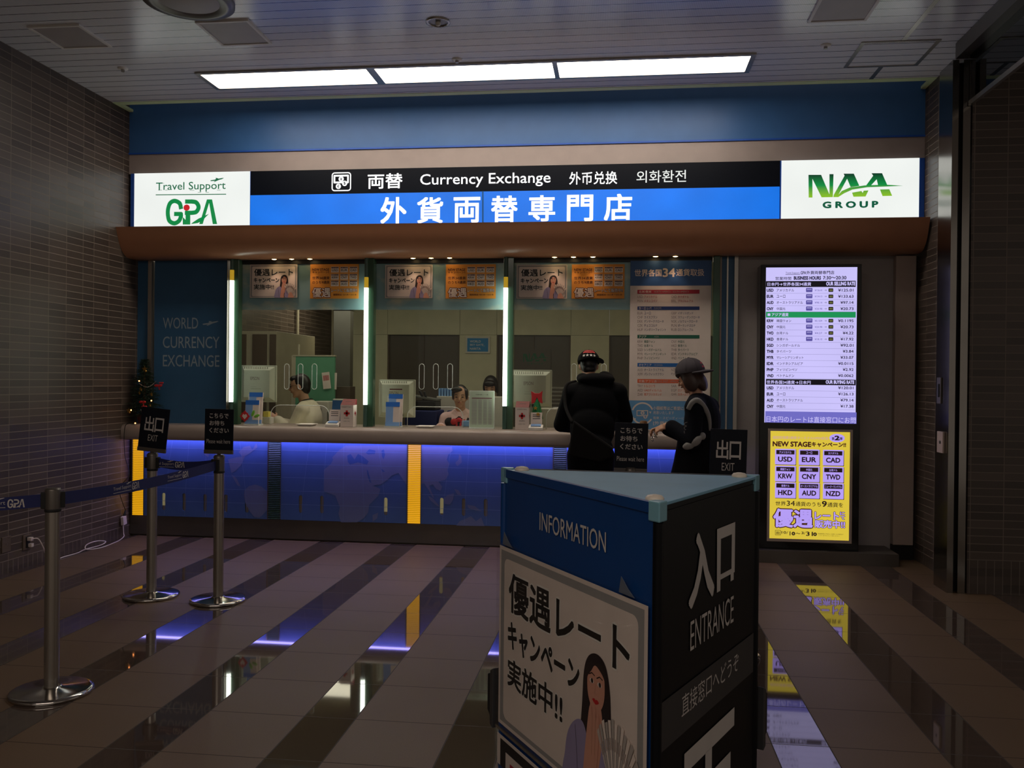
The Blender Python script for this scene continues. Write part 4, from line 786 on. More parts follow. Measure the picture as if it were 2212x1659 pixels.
# poster holder hangs on the left side
h = empty('poster_holder', TA+d1*.5+n1*.012+V((0, 0, .19)), 'clear poster holder with white campaign poster on the blue tower side', 'poster holder')
A = Art(TA+n1*.014, d1, (0, 0, 1), None); A.lift = .0005; poster_white(A, .012, .195, 1.036, .895); A.obj('poster', parent=h)
B = TA+n1*.018
def strip(s0, z0, s1, z1, th, off, mt, nm, par, bev=0):
    mb = MB(); q = [B+d1*s0+n1*off+V((0, 0, z0)), B+d1*s1+n1*off+V((0, 0, z0)), B+d1*s1+n1*off+V((0, 0, z1)), B+d1*s0+n1*off+V((0, 0, z1))]; mb.prism(q, n1*th); return part(nm, mb, mt, par, bev)
strip(0, .18, 1.046, .912, .003, .001, 'clear_acrylic', 'clear_cover', h)
for s in (.05, .89): mb = MB(); mb.prism([B+d1*s+V((0, 0, .905)), B+d1*(s+.085)+V((0, 0, .905)), B+d1*(s+.05)+V((0, 0, .925)), B+d1*(s+.012)+V((0, 0, .955))], n1*.002); part('hook', mb, 'tape', h)
strip(.0, .172, 1.046, .182, .008, -.004, 'steel', 'lower_rail', h)
h = empty('poster_holder', TA+d1*.5+n1*.012+V((0, 0, -.0)), 'second poster holder with black bordered poster, low on the blue tower side', 'poster holder')
A = Art(TA+n1*.014, d1, (0, 0, 1), None); A.lift = .0005; A.panel(.005, .03, 1.036, .15, 'paper', .002); A.rect(.035, .03, 1.0, .138, 'ink', 1); A.rect(.085, .03, .95, .10, 'paper', 2); A.poly([(.125, .03), (.125, .07), (.30, .07), (.34, .03)], 'bar_red', 3); A.obj('poster', parent=h)
strip(0, .025, 1.046, .158, .003, .001, 'clear_acrylic', 'clear_cover', h)
# right side print
A = Art(TB+n2*.003, d2, (0, 0, 1), None); A.lift = .0006
A.text('入', .236, .848, .448, 1.063, 'sign_white', 1, .036); A.poly([(.478, 1.058), (.662, 1.058), (.662, .882), (.652, .882), (.652, .857), (.62, .857), (.62, .882), (.516, .882), (.516, .845), (.482, .845)], 'sign_white', 1); A.rect(.516, .90, .626, 1.02, 'tower_black', 2)
A.text('ENTRANCE', .247, .708, .655, .802, 'sign_white', 1, -.004)
A.rect(.022, .470, .885, .615, 'tower_grey', 1); A.text('直接窓口へどうぞ', .18, .522, .714, .590, 'sign_white', 2, 0)
A.rect(.207, .338, .676, .402, 'sign_white', 1); A.rect(.39, .10, .452, .34, 'sign_white', 1); A.poly([(.207, .34), (.255, .34), (.255, .19), (.207, .15)], 'sign_white', 1); A.poly([(.47, .258), (.64, .258), (.64, .20), (.47, .20)], 'sign_white', 1); A.rect(.3, .06, .55, .12, 'sign_white', 1)
A.obj('entrance_print', parent=t, label='white entrance lettering on the black side')
for P, sx, nm in ((TA, -d1, 'l'), (TC, d2, 'r')):
    a = sx; nn = V((a.y, -a.x, 0)); o = P+a*.012; mb = MB(); mb.prism([o+a*.0-nn*.03+V((0, 0, .16)), o+a*.026-nn*.03+V((0, 0, .17)), o+a*.026-nn*.03+V((0, 0, .385)), o-nn*.03+V((0, 0, .40))], nn*.06); sb_ = part('side_bracket', mb, 'tower_grey', t, .003)
    mb = MB(); mb.prism([o+a*.026-nn*.024+V((0, 0, .19)), o+a*.062-nn*.024+V((0, 0, .215)), o+a*.062-nn*.024+V((0, 0, .36)), o+a*.026-nn*.024+V((0, 0, .375))], nn*.048); part('bracket_pad', mb, 'rubber', sb_, .003)
for P in (TA, TB, TC): c = inset(P, .12); part('foot', MB().cyl((c.x, c.y, 0), (c.x, c.y, .032), .022), 'rubber', t)

# ---------------------------------------------------------------- queue stanchions, belts and their signs
def stanchion(x, y, label, topz=1.0):
    t = empty('stanchion', (x, y, 0), label, 'stanchion', 'queue stanchions'); p = V((x, y, 0))
    part('base', MB().lathe([(.186, 0), (.19, .006), (.19, .014), (.183, .021), (.17, .024), (.05, .03), (.04, .036)], p, 56), 'chrome', t)
    part('pole', MB().cyl(p+V((0, 0, .03)), p+V((0, 0, .885)), .034, seg=32), 'steel', t)
    part('collar', MB().lathe([(.035, .885), (.037, .888), (.037, .896), (.035, .9)], p, 32), 'rubber', t)
    t_h = part('belt_head', MB().lathe([(.036, .9), (.036, topz-.01), (.033, topz), (.02, topz)], p, 32), 'steel_dark', t); HEADS[t.name] = t_h
    return t
HEADS = {}
SPOTS = {'c': V((-2.732, 3.953, 0)), 'b': V((-2.738, 5.75, 0)), 'a': V((-3.254, 5.797, 0)), 'd': V((-3.68, 3.52, 0)), 'e': V((.075, 5.5, 0)), 'f': V((.612, 5.05, 0))}
for k, lb in (('c', 'nearest chrome queue stanchion, without a sign, at the left'), ('b', 'chrome queue stanchion under the wait here sign, left of the hall'), ('a', 'chrome queue stanchion under the tilted exit sign by the Christmas tree'), ('e', 'queue stanchion under the wait here sign behind the information tower'), ('f', 'queue stanchion under the exit sign behind the information tower')):
    st = stanchion(*SPOTS[k][:2], lb)
    for a in {'c': (40, 215), 'b': (180, 275), 'a': (0, 180), 'e': (90,), 'f': (90,)}[k]:
        d = V((math.cos(math.radians(a)), math.sin(math.radians(a)), 0)); mb = MB(); mb.box(SPOTS[k]+d*.042+V((0, 0, .942)), (.022, .03, .078), 0, Matrix.Rotation(math.radians(a), 3, 'Z')); part('belt_clip', mb, 'rubber', HEADS[st.name], .003)
def belt(P, Q, label, marks, za=.942, zb=.942, flip=1):
    d = (Q-P); L = d.length; d = d/L; n = V((d.y, -d.x, 0))*flip; P = P+d*.045; L -= .09; mb = MB(); k = 16; vs = []
    t = empty('queue_belt', P+V((0, 0, za)), label, 'belt')
    sag = lambda u: za+(zb-za)*u-.02*4*u*(1-u)
    for i in range(k+1):
        u = i/k; c = P+d*(L*u)
        for o in (.0008, -.0008):
            for z in (-.031, .031): vs.append(c+n*o+V((0, 0, sag(u)+z)))
    fs = []
    for i in range(k): a = i*4; fs += [(a, a+4, a+5, a+1), (a+2, a+3, a+7, a+6), (a, a+2, a+6, a+4), (a+1, a+5, a+7, a+3)]
    mb.add(vs, fs); web = part('webbing', mb, 'belt_navy', t)
    if marks:
        for s in marks:
            A = Art(P+n*.0014, n.cross(V((0, 0, 1)))*-1, (0, 0, 1), None); A.lift = .0004; sgn = 1 if A.u.dot(d) > 0 else -1
            def Pm(x, y, s=s): return (sgn*L*s+x, sag(s)+y+(x*sgn/L)*(zb-za))
            a = Pm(0, 0); A.text('Travel Support', a[0]-.145, a[1]-.008, a[0]+.03, a[1]+.016, 'sign_white', 1, -.004); A.line([(a[0]-.145, a[1]-.0165), (a[0]+.03, a[1]-.0165)], .0025, 'sign_white', 1)
            plane_icon(A, lambda x, y: (a[0]-.02+x*.0005, a[1]+.017+y*.00035), 'sign_white'); k0 = .000175
            logo_gpa(A, lambda x, y: (a[0]+.04+(x-470)*.00017, a[1]-.019+(655-y)*.00019), .16, 'sign_white', 'belt_navy', 1.1)
            A.obj('lettering', parent=web, label='white printed logo lettering')
belt(SPOTS['c'], SPOTS['b'], 'navy queue belt from the nearest stanchion to the wait here sign stanchion', (.36, .70))
belt(SPOTS['b'], SPOTS['a'], 'short navy queue belt between the two sign stanchions at left', (.78,), .945, .945, -1)
belt(SPOTS['c'], SPOTS['d'], 'navy queue belt running out of the left edge of the photo', (.20,), .942, .94, -1)
def plate_sign(k, rot, yaw, kind, label, w=.205, h=.288, zb=1.04):
    P = SPOTS[k]; t = empty('stand_sign', P+V((0, 0, 1.0)), label, 'sign')
    Rm = Matrix.Rotation(math.radians(yaw), 3, 'Z') @ Matrix.Rotation(math.radians(rot), 3, 'Y'); c = P+V((0, -.01, zb))
    u = Rm @ V((1, 0, 0)); wv = Rm @ V((0, 0, 1)); n = u.cross(wv)
    mb = MB(); mb.box(c-n*0+wv*(h/2), (w, .006, h), 0, Rm); part('plate', mb, 'sign_black', t, .0015)
    mb = MB(); mb.box(c-wv*.008, (w*1.0, .018, .028), 0, Rm); part('holder', mb, 'steel_dark', t, .002)
    mb = MB(); mb.lathe([(.038, -.012), (.038, .0), (.028, .012)], P+V((0, 0, 1.0)), 24); mb.cyl(P+V((0, 0, 1.0)), c-wv*.01, .012); part('socket', mb, 'steel_dark', t)
    A = Art(c+n*.0034-u*(w/2), u, wv, None); A.lift = .0004; A.unit(0, 0, w, h); m = 'sign_white'
    if kind == 'exit': A.text('出', .17, .42, .49, .78, m, 1, .02); A.text('口', .53, .42, .83, .76, m, 1, .02); A.text('EXIT', .33, .19, .67, .34, m, 1, -.006)
    else:
        for s, x1, y in (('こちらで', .82, .78), ('お待ち', .68, .605), ('ください', .84, .43)): A.text(s, .17, y, x1, y+.115, m, 1, .02)
        A.text('Please wait here', .08, .175, .90, .275, m, 1, -.004)
    A.obj('lettering', parent=t)
plate_sign('a', 6, 3, 'exit', 'tilted black exit sign on a stanchion in front of the Christmas tree')
plate_sign('b', .8, 2, 'wait', 'black please wait here sign at the left end of the queue belts')
plate_sign('e', 1.2, 2, 'wait', 'black please wait here sign behind the man in the black hoodie', zb=1.0)
plate_sign('f', 1.2, 3, 'exit', 'black exit sign in front of the woman, right of the tower top', zb=.995)

# ---------------------------------------------------------------- outlets and cable at the left wall
def wy(x, y): return onX(x, y, XL)
for x, y, lb, dk in ((12, 1176, 'blank dark socket plate on the left tiled wall', 0), (57, 1171, 'wall outlet with white plugs on the left tiled wall', 1)):
    p = wy(x, y); t = empty('wall_outlet', p, lb, 'outlet'); part('plate', MB().bb(XL, XL+.01, p.y-.05, p.y+.05, p.z-.06, p.z+.06), 'partition_brown', t, .003)
    if dk: part('socket', MB().bb(XL+.01, XL+.013, p.y-.02, p.y+.03, p.z-.045, p.z+.045), 'black', t)
    else: part('screw', MB().cyl((XL+.009, p.y, p.z), (XL+.012, p.y, p.z), .006), 'steel_dark', t)
p = wy(57, 1171); t = empty('power_cable', (XL+.05, p.y+.3, 0), 'white power cable looped on the floor along the left wall', 'cable')
part('plug', MB().bb(XL+.014, XL+.05, p.y-.012, p.y+.018, p.z+.012, p.z+.04).bb(XL+.014, XL+.045, p.y, p.y+.03, p.z-.04, p.z-.012), 'cable_white', t, .003)
fl = lambda x, y: onZ(x, y, .006)
pts = [V((XL+.045, p.y, p.z+.026)), V((XL+.075, p.y+.04, p.z+.02)), V((XL+.085, p.y+.09, p.z-.06)), V((XL+.07, p.y+.13, .10)), V((XL+.06, p.y+.2, .03)), V((XL+.055, p.y+.3, .006))]
y2 = 7.08
pts += [V((XL+.05, 6.9, .006)), V((XL+.06, y2, .006)), V((XL+.05, y2+.12, .012)), V((XL+.09, y2+.3, .02)), V((XL+.06, y2+.42, .03)), V((XL+.05, y2+.3, .055)), V((XL+.05, y2+.15, .05)), V((XL+.08, y2+.1, .02)), V((XL+.12, y2+.25, .006)), V((XL+.10, y2+.5, .006)), V((XL+.08, y2+.62, .008))]
ad = wy(261, 1124); ad = V((XL+.03, ad.y, ad.z))
pts += [V((XL+.05, ad.y-.03, .02)), V((XL+.035, ad.y-.01, ad.z-.12)), V((XL+.03, ad.y-.01, ad.z-.05))]
part('cord', MB().tube(smooth(pts), .0045, 8), 'cable_white', t)
t = empty('power_adapter', (ad.x, ad.y, ad.z-.05), 'white power adapter hanging on the wall below the Christmas tree', 'adapter')
part('body', MB().box(ad, (.03, .06, .085), 0, Matrix.Rotation(.15, 3, 'X')), 'cable_white', t, .006); part('black_plug', MB().cap(ad+V((0, .012, .045)), ad+V((0, .03, .085)), .014, .009), 'cable_black', t)
# ---------------------------------------------------------------- Christmas tree on the counter
CT = zc0
tp = V((onY(310, 850, 7.98).x+.01, 7.98, CT)); t = empty('christmas_tree', tp, 'small decorated Christmas tree on the left end of the counter', 'Christmas tree')
part('trunk', MB().cyl(tp+V((0, 0, .0)), tp+V((0, 0, .58)), .016, .006), 'brown', t); part('pot', MB().lathe([(.055, 0), (.07, .07), (.074, .085), (.06, .085)], tp, 24), 'maroon', t)
rnd = random.Random(3); m = MB(); H = .63
def tr(h): return .025+.20*(1-h/H)**.9*(1 if h > .10 else .8)
for i in range(230):
    h = .09+(H-.10)*(i/230); a = i*2.39996; r = tr(h)*rnd.uniform(.78, 1.08); d = V((math.cos(a), math.sin(a), rnd.uniform(-.35, .12))); 
    if tp.x+d.x*r < XL+.05: d.x = (XL+.05-tp.x)/r
    p0 = tp+V((0, 0, h)); p1 = p0+d*r; m.cyl(p0, p1, .004, .0015, 5)
    for k in range(22):
        u = .25+.75*k/21; c = p0.lerp(p1, u); e = (d.normalized()*.5+V((rnd.uniform(-1, 1), rnd.uniform(-1, 1), rnd.uniform(-.7, .9)))).normalized()*rnd.uniform(.022, .036); s = e.cross(d).normalized()*.0022
        m.add([c-s, c+s, c+e], [(0, 1, 2)])
part('foliage', m, 'needles', t)
def tpos(x, y, k=.85):
    h = Z8(x, y, 7.9)-CT; return V((X8(x, y, 7.98-tr(h)*k), 7.98-tr(h)*k*.95, CT+h))
for x, y, s in ((341, 833, .022), (348, 827, .013), (307, 868, .02), (311, 878, .016)):
    p = tpos(x, y); mb = MB(); mb.ell(p+V((-s*.8, 0, 0)), (s, .008, s*.6)); mb.ell(p+V((s*.8, 0, 0)), (s, .008, s*.6)); mb.ell(p, (.006, .009, .007)); mb.prism([p+V((-.004, 0, 0)), p+V((.004, 0, 0)), p+V((s, -.002, -s*1.7)), p+V((s*.5, -.002, -s*1.9))], (0, .003, 0)); part('red_bow', mb, 'red', t)
def star(p, r, th=.006, n=5):
    q = [p+V((math.sin(PI*k/n)*(r if k % 2 == 0 else r*.42), 0, math.cos(PI*k/n)*(r if k % 2 == 0 else r*.42))) for k in range(2*n)]; return MB().prism(q, (0, th, 0))
for x, y, s in ((312, 797, .03), (303, 840, .02), (326, 851, .017), (277, 886, .026), (323, 874, .014), (300, 848, .016)):
    p = tpos(x, y); mb = star(p, s); mb.ell(p+V((s*.5, -.004, -s*.7)), s*.42, seg=10, rings=6); part('gold_ornament', mb, 'gold', t)
for x, y in ((300, 823), (326, 865), (282, 885), (291, 913)): part('fairy_light', MB().ell(tpos(x, y, 1.02), .0062, seg=10, rings=8), 'fairy_light', t)
mb = MB()
for k in range(34): u = k/33; q = tpos(300+u*36, 828-u*4+10*math.sin(PI*u), 1.0); mb.ell(q, .0032, seg=6, rings=4)
for k in range(24): u = k/23; q = tpos(303+u*14, 884+12*math.sin(PI*u), 1.0); mb.ell(q, .0032, seg=6, rings=4)
part('bead_garland', mb, 'chrome', t)
w = smooth([tpos(291, 915, 1.0), V((tp.x-.09, 7.80, CT-.02)), V((tp.x-.1, 7.815, .8)), V((XL+.12, 7.78, .62)), V((XL+.06, 7.72, .48)), V((ad.x, ad.y+.03, ad.z+.09))])
thing('light_wire', MB().tube(w, .0035, 6), 'cable_black', 'thin black wire running from the Christmas tree down the tiled wall', 'wire')

# ---------------------------------------------------------------- things on the counter
def cx(x, Y, y=900): return X8(x, y, Y)
def leaflet_stand(x, Y, label, deco):
    X = cx(x, Y); t = empty('leaflet_stand', (X, Y, CT), label, 'leaflet stand'); R = Matrix.Rotation(-.10, 3, 'X')
    part('base', MB().bb(X-.075, X+.075, Y-.05, Y+.06, CT, CT+.012).box((X, Y+.045, CT+.15), (.15, .004, .29), 0, R), 'acrylic', t)
    for nm, dy, h, z in (('back_leaflets', .03, .30, 0), ('front_leaflets', -.012, .225, 0)):
        mb = MB(); c = V((X+(.012 if dy > 0 else -.004), Y+dy, CT+.012+h/2)); mb.box(c, (.135, .016, h), 0, R); mb.box(c+R @ V((0, -.0092, h/2-.022)), (.135, .002, .044), 1, R); mb.box(c+R @ V((0, -.0092, -h/2+.018)), (.135, .002, .036), 2, R); mb.box(c+R @ V((-.03, -.009, 0)), (.07, .0016, h*.7), 2, R); part(nm, mb, ['paper', 'blue_bright', 'blue_pale'], t)
    if deco:
        p = V((X-.065, Y-.045, CT+.085)); mb = MB(); mb.prism([p+V((0, 0, .055)), p+V((.05, 0, 0)), p+V((0, 0, -.055)), p+V((-.05, 0, 0))], (0, .006, 0)); mb.prism([p+V((-.032, -.002, .032)), p+V((.032, -.002, .032)), p+V((.032, -.002, -.032)), p+V((-.032, -.002, -.032))], (0, .006, 0), 0); mb.prism([p+V((0, -.003, -.03)), p+V((.026, -.003, .0)), p+V((.014, -.003, .022)), p+V((0, -.003, .012)), p+V((-.014, -.003, .022)), p+V((-.026, -.003, 0))], (0, .003, 0), 1); part('red_diamond_card', mb, ['red', 'paper'], t)
        p = V((X+.035, Y-.045, CT+.095)); mb = MB(); mb.ell(p+V((-.018, 0, .018)), (.014, .004, .032), 0, Matrix.Rotation(.4, 3, 'Y')); mb.ell(p+V((.02, 0, -.006)), (.014, .004, .03), 0, Matrix.Rotation(1.2, 3, 'Y')); part('green_leaf_card', mb, 'lime', t)
    return t
leaflet_stand(547, 8.01, 'two tier blue leaflet stand with a red diamond card, in front of the first window', True)
leaflet_stand(850, 8.03, 'two tier blue leaflet stand without decorations, in front of the second window', False)
def donation_box(x, y, label, R0=0):
    Y = 7.985; X = cx(x, Y); t = empty('donation_box', (X, Y, CT), label, 'donation box'); w, h, d = .125, .205, .11
    part('body', MB().bb(X-w/2, X+w/2, Y-d/2, Y+d/2, CT, CT+h), 'paper', t, .002); mb = MB(); mb.prism([(X-w/2, Y-d/2, CT+h+.0005), (X-w/2, Y+d/2, CT+h+.0005), (X-w/2, Y+d/2, CT+h+.055), (X-w/2, Y+d/2-.02, CT+h+.055)], (w, 0, 0)); part('lid', mb, 'red_dark', t, label='dark red sloping lid')
    part('coin_slot', MB().box((X, Y, CT+h+.032), (.06, .006, .004), 0, Matrix.Rotation(.55, 3, 'X')), 'black', t)
    A = front((X, Y-d/2-.0005, CT)); A.rect(-.028, .118, .028, .138, 'red'); A.rect(-.010, .100, .010, .156, 'red'); A.text('CHARITY BOX', -.045, .183, .045, .192, 'maroon'); A.text('献血募金', -.025, .078, .025, .088, 'ink'); A.text('日本赤十字社', -.03, .05, .03, .058, 'ink'); A.obj('red_cross_print', parent=t)
    A = Art((X+w/2+.0005, Y, CT), (0, 1, 0), (0, 0, 1), None); A.rect(-.022, .12, .022, .136, 'red'); A.rect(-.008, .105, .008, .151, 'red'); A.obj('side_cross', parent=t)
donation_box(753, 895, 'white red cross donation box at the end of the first window'); donation_box(1129, 900, 'white red cross donation box beside the small felt tree, third window')
def card_stand(x, label):
    Y = 7.95; X = cx(x, Y); t = empty('card_stand', (X, Y, CT), label, 'card stand'); R = Matrix.Rotation(-.15, 3, 'X')
    mb = MB(); mb.prism([(X-.065, Y-.05, CT), (X-.065, Y+.03, CT), (X-.065, Y+.03, CT+.05), (X-.065, Y-.05, CT+.025)], (.13, 0, 0)); part('tray', mb, 'white', t, .003)
    part('cards', MB().box((X, Y-.005, CT+.045), (.09, .05, .006), 0, Matrix.Rotation(.3, 3, 'X')), 'blue_pale', t); part('back_card', MB().box((X, Y+.035, CT+.085), (.105, .004, .15), 0, R), 'paper', t)
    A = Art(V((X, Y+.0335, CT+.085)), (1, 0, 0), R @ V((0, 0, 1)), None)
    for z in (.05, .035, .015): A.rect(-.035, z, .035, z+.006, 'ink')
    A.obj('print', parent=t)
card_stand(720, 'small white card stand beside the donation box of the first window'); card_stand(1158, 'small white card stand in front of the small felt tree')
def cash_tray(x, Y, w, label): X = cx(x, Y); mb = MB(); mb.lathe([(w*.36, 0), (w*.5, .018), (w*.49, .02), (w*.35, .004)], (X, Y, CT), 4, 0, None, False); thing('cash_tray', mb, 'white', label, 'tray')
cash_tray(663, 8.02, .23, 'pale cash tray in the pay opening of the first window'); cash_tray(920, 8.02, .23, 'pale cash tray in the pay opening of the second window'); cash_tray(1212, 8.0, .16, 'pale cash tray at the left elbow of the man in the hoodie')
t = empty('rate_sheet', (cx(1041, 8.06), 8.06, CT), 'upright acrylic stand with printed rate sheet in front of the seated clerk', 'notice')
x0, x1, z1 = cx(1013.5, 8.06), cx(1068, 8.06), Z8(1041, 844, 8.06); part('stand', MB().bb(x0, x1, 8.06, 8.064, CT, z1).bb(x0, x1, 8.02, 8.10, CT, CT+.005), 'acrylic', t)
A = front((0, 8.058, 0)); A.panel(x0+.006, CT+.012, x1-.006, z1-.006, 'sheet_green', .0015); A.unit(x0, CT, x1-x0, z1-CT)
A.text('外貨両替レート表', .25, .88, .75, .91, 'ink'); A.rect(.1, .78, .9, .82, 'text_grey')
for k in range(22):
    for a, b in ((.1, .3), (.36, .5), (.56, .7), (.76, .9)): A.rect(a, .74-k*.03, b, .755-k*.03, 'paper_grey')
A.obj('sheet', parent=t)
# felt tree with ribbon
X, Y = cx(1160, 8.05), 8.045; t = empty('felt_tree', (X, Y, CT), 'small green felt Christmas tree with red ribbon top, by the third window', 'decoration')
part('cone', MB().lathe([(.056, .10), (.046, .16), (.032, .22), (.006, .30)], (X, Y, CT), 24), 'green_felt', t); part('trunk', MB().cyl((X, Y, CT+.05), (X, Y, CT+.10), .018), 'brown', t); part('pot', MB().lathe([(.03, 0), (.042, .05), (.044, .056)], (X, Y, CT), 20), 'red', t)
mb = MB(); mb.prism([(X+a, Y-.014, CT+b) for a, b in ((-.052, .235), (-.05, .30), (-.056, .355), (-.02, .335), (.02, .335), (.05, .36), (.046, .30), (.052, .24), (.02, .255), (0, .30), (-.02, .25))], (0, .012, 0)); part('ribbon', mb, 'red', t, .002); part('gold_star', star(V((X-.01, Y-.05, CT+.2)), .022), 'gold', t); part('gold_star', star(V((X+.015, Y-.065, CT+.145)), .022), 'gold', t)
X, Y = cx(575, 8.30), 8.30; thing('white_box', MB().bb(X-.06, X+.06, Y-.05, Y+.05, CT, CT+.065), 'off_white', 'small white box behind the glass of the first window', 'box', None, .003); thing('memo_box', MB().bb(X-.02, X+.035, Y-.03, Y+.03, CT+.066, CT+.12), 'yellow', 'small yellow box on top of the white box', 'box', None, .003)
X, Y = cx(1390, 8.0), 7.97; t = empty('jar', (X, Y, CT), 'small white and blue jar with brown lid in front of the currency board', 'jar'); part('pot', MB().lathe([(.03, 0), (.045, .02), (.045, .045), (.03, .06)], (X, Y, CT), 20), 'blue_pale', t); part('lid', MB().lathe([(.034, .06), (.034, .09), (.025, .10)], (X, Y, CT), 20), 'brown', t)
X, Y = cx(1352, 8.0), 7.99; t = empty('toy', (X, Y, CT), 'small pink and green toy beside the man in the hoodie', 'toy'); part('pink_body', MB().ell((X, Y, CT+.03), (.06, .03, .03)), 'blouse_pink', t); part('green_ball', MB().ell((X+.03, Y, CT+.082), .025), 'lime', t)

# ---------------------------------------------------------------- the office behind the glass
FO = .20
struct('floor_office', MB().bb(XL, XR, 8.62, 15.2, 0, FO), 'office_grey')
struct('ceiling_office', MB().bb(XL, XR, 8.14, 15.2, 2.9, 3.0), 'office_white')
YB = 11.3
xs = [X8(v, 724, YB) for v in (763, 837, 993, 1073, 1233, 1316, 1560)]; zh = 2.13; m = MB()
for a, b in zip(xs, xs[1:]): m.bb(a+.002, b-.002, YB, YB+.12, zh+.003, 2.9)
for a, b in ((xs[0], xs[1]), (xs[2], xs[3]), (xs[4], xs[5])): m.bb(a, b, YB, YB+.12, FO, zh)
m.bb(xs[0], xs[0]+.1, YB+.12, 15.0, FO, 2.9)
struct('wall_office', m, 'office_white')
for n, (a, b) in enumerate(((xs[1], xs[2]), (xs[3], xs[4]), (xs[5], xs[6]))):
    t = empty('window_%d' % (4+n), ((a+b)/2, YB, FO), None, None); t['kind'] = 'structure'
    part('dark_panel', MB().bb(a, b, YB+.05, YB+.10, FO, zh), 'office_dark', t); part('window_frame', MB().bb(a, a+.02, YB+.02, YB+.05, FO, zh).bb(b-.02, b, YB+.02, YB+.05, FO, zh).bb((a+b)/2-.006, (a+b)/2+.006, YB+.03, YB+.05, FO, zh), 'partition_brown', t)
struct('wall_office_end', MB().bb(XL, xs[0]+.1, 15.0, 15.2, FO, 2.9).bb(xs[6], xs[6]+.1, 8.35, YB+.1, FO, 2.9), 'office_white')
Yd = 12.6; t = empty('grey_cabinet', (X8(735, 790, Yd), Yd, FO), 'tall dark grey cabinet at the end of the tiled office wall', 'cabinet'); xa, xb = X8(720, 790, Yd), X8(756, 790, Yd)
part('body', MB().bb(xa, xb, Yd, Yd+.5, FO, 2.55), 'office_grey', t); part('handle', MB().bb(xa+.03, xa+.05, Yd-.02, Yd, 1.2, 1.4), 'steel', t)
Yc = 10.2; xa, xb = X8(508, 790, Yc), X8(597, 790, Yc); z1 = Z8(560, 715, Yc); t = empty('partition_booth', ((xa+xb)/2, Yc, FO), 'tall beige and brown partition unit behind the first window', 'partition')
part('body', MB().bb(xa, xb, Yc, Yc+1.35, FO, z1), 'partition_beige', t, .006)
m = MB(); w = xb-xa
for a, b in ((0, .28), (.42, .78), (.84, 1)): m.bb(xa+w*a+.004, xa+w*b-.002, Yc-.02, Yc, FO+.05, z1-.04)
part('brown_panels', m, 'partition_brown', t, .004)
Yg = 9.75; xa, xb = X8(634, 820, Yg), X8(725, 820, Yg); z1 = Z8(680, 770, Yg); t = empty('green_board', ((xa+xb)/2, Yg, FO), 'green pin board partition behind the man in the white shirt', 'board'); R = Matrix.Rotation(-.08, 3, 'Z'); c = V(((xa+xb)/2, Yg, (z1+FO+.5)/2))
part('board', MB().box(c, (xb-xa, .03, z1-FO-.5), 0, R), 'board_green', t); m = MB(); m.box(c+V((-(xb-xa)/2, .03, 0)), (.05, .05, z1-FO-.5+.02), 0, R); m.box(c+V((0, 0, (z1-FO-.5)/2+.008)), (xb-xa+.02, .04, .016), 0, R); part('frame', m, 'partition_beige', t)
m = MB()
for s in (-1, 1): m.bb(c.x+s*(xb-xa)*.45-.02, c.x+s*(xb-xa)*.45+.02, Yg-.02+s*-.03, Yg+.02+s*-.03, FO, FO+.52)
part('legs', m, 'steel', t); xp = X8(645, 750, Yg+.08); part('post', MB().cyl((xp, Yg+.09, z1-.2), (xp, Yg+.09, Z8(645, 743, Yg)), .014), 'partition_beige', t)
for x, y, a, lb in ((705, 822, .12, 'white calendar sheet with red stripes pinned on the green board'), (719, 823, -.03, 'plain white sheet pinned at the right edge of the green board')):
    p = onY(x, y, Yg-.045+(.018 if x > 710 else 0)); R2 = Matrix.Rotation(-.08, 3, 'Z') @ Matrix.Rotation(-a, 3, 'Y'); mb = MB(); mb.box(p, (.095, .002, .19), 0, R2)
    if x < 710:
        for k in range(5): mb.box(p+R2 @ V((-.028+k*.014, -.0015, .03)), (.008, .001, .06), 1, R2)
    thing('pinned_sheet', mb, ['paper', 'bar_red'], lb, 'paper')
struct('trim_11', MB().cyl((XL+.04, onX(643, 700, XL+.04).y, FO), (XL+.04, onX(643, 700, XL+.04).y, 2.9), .02).cyl((XL+.03, onX(718, 700, XL+.03).y, FO), (XL+.03, onX(718, 700, XL+.03).y, 2.9), .02), 'partition_beige')
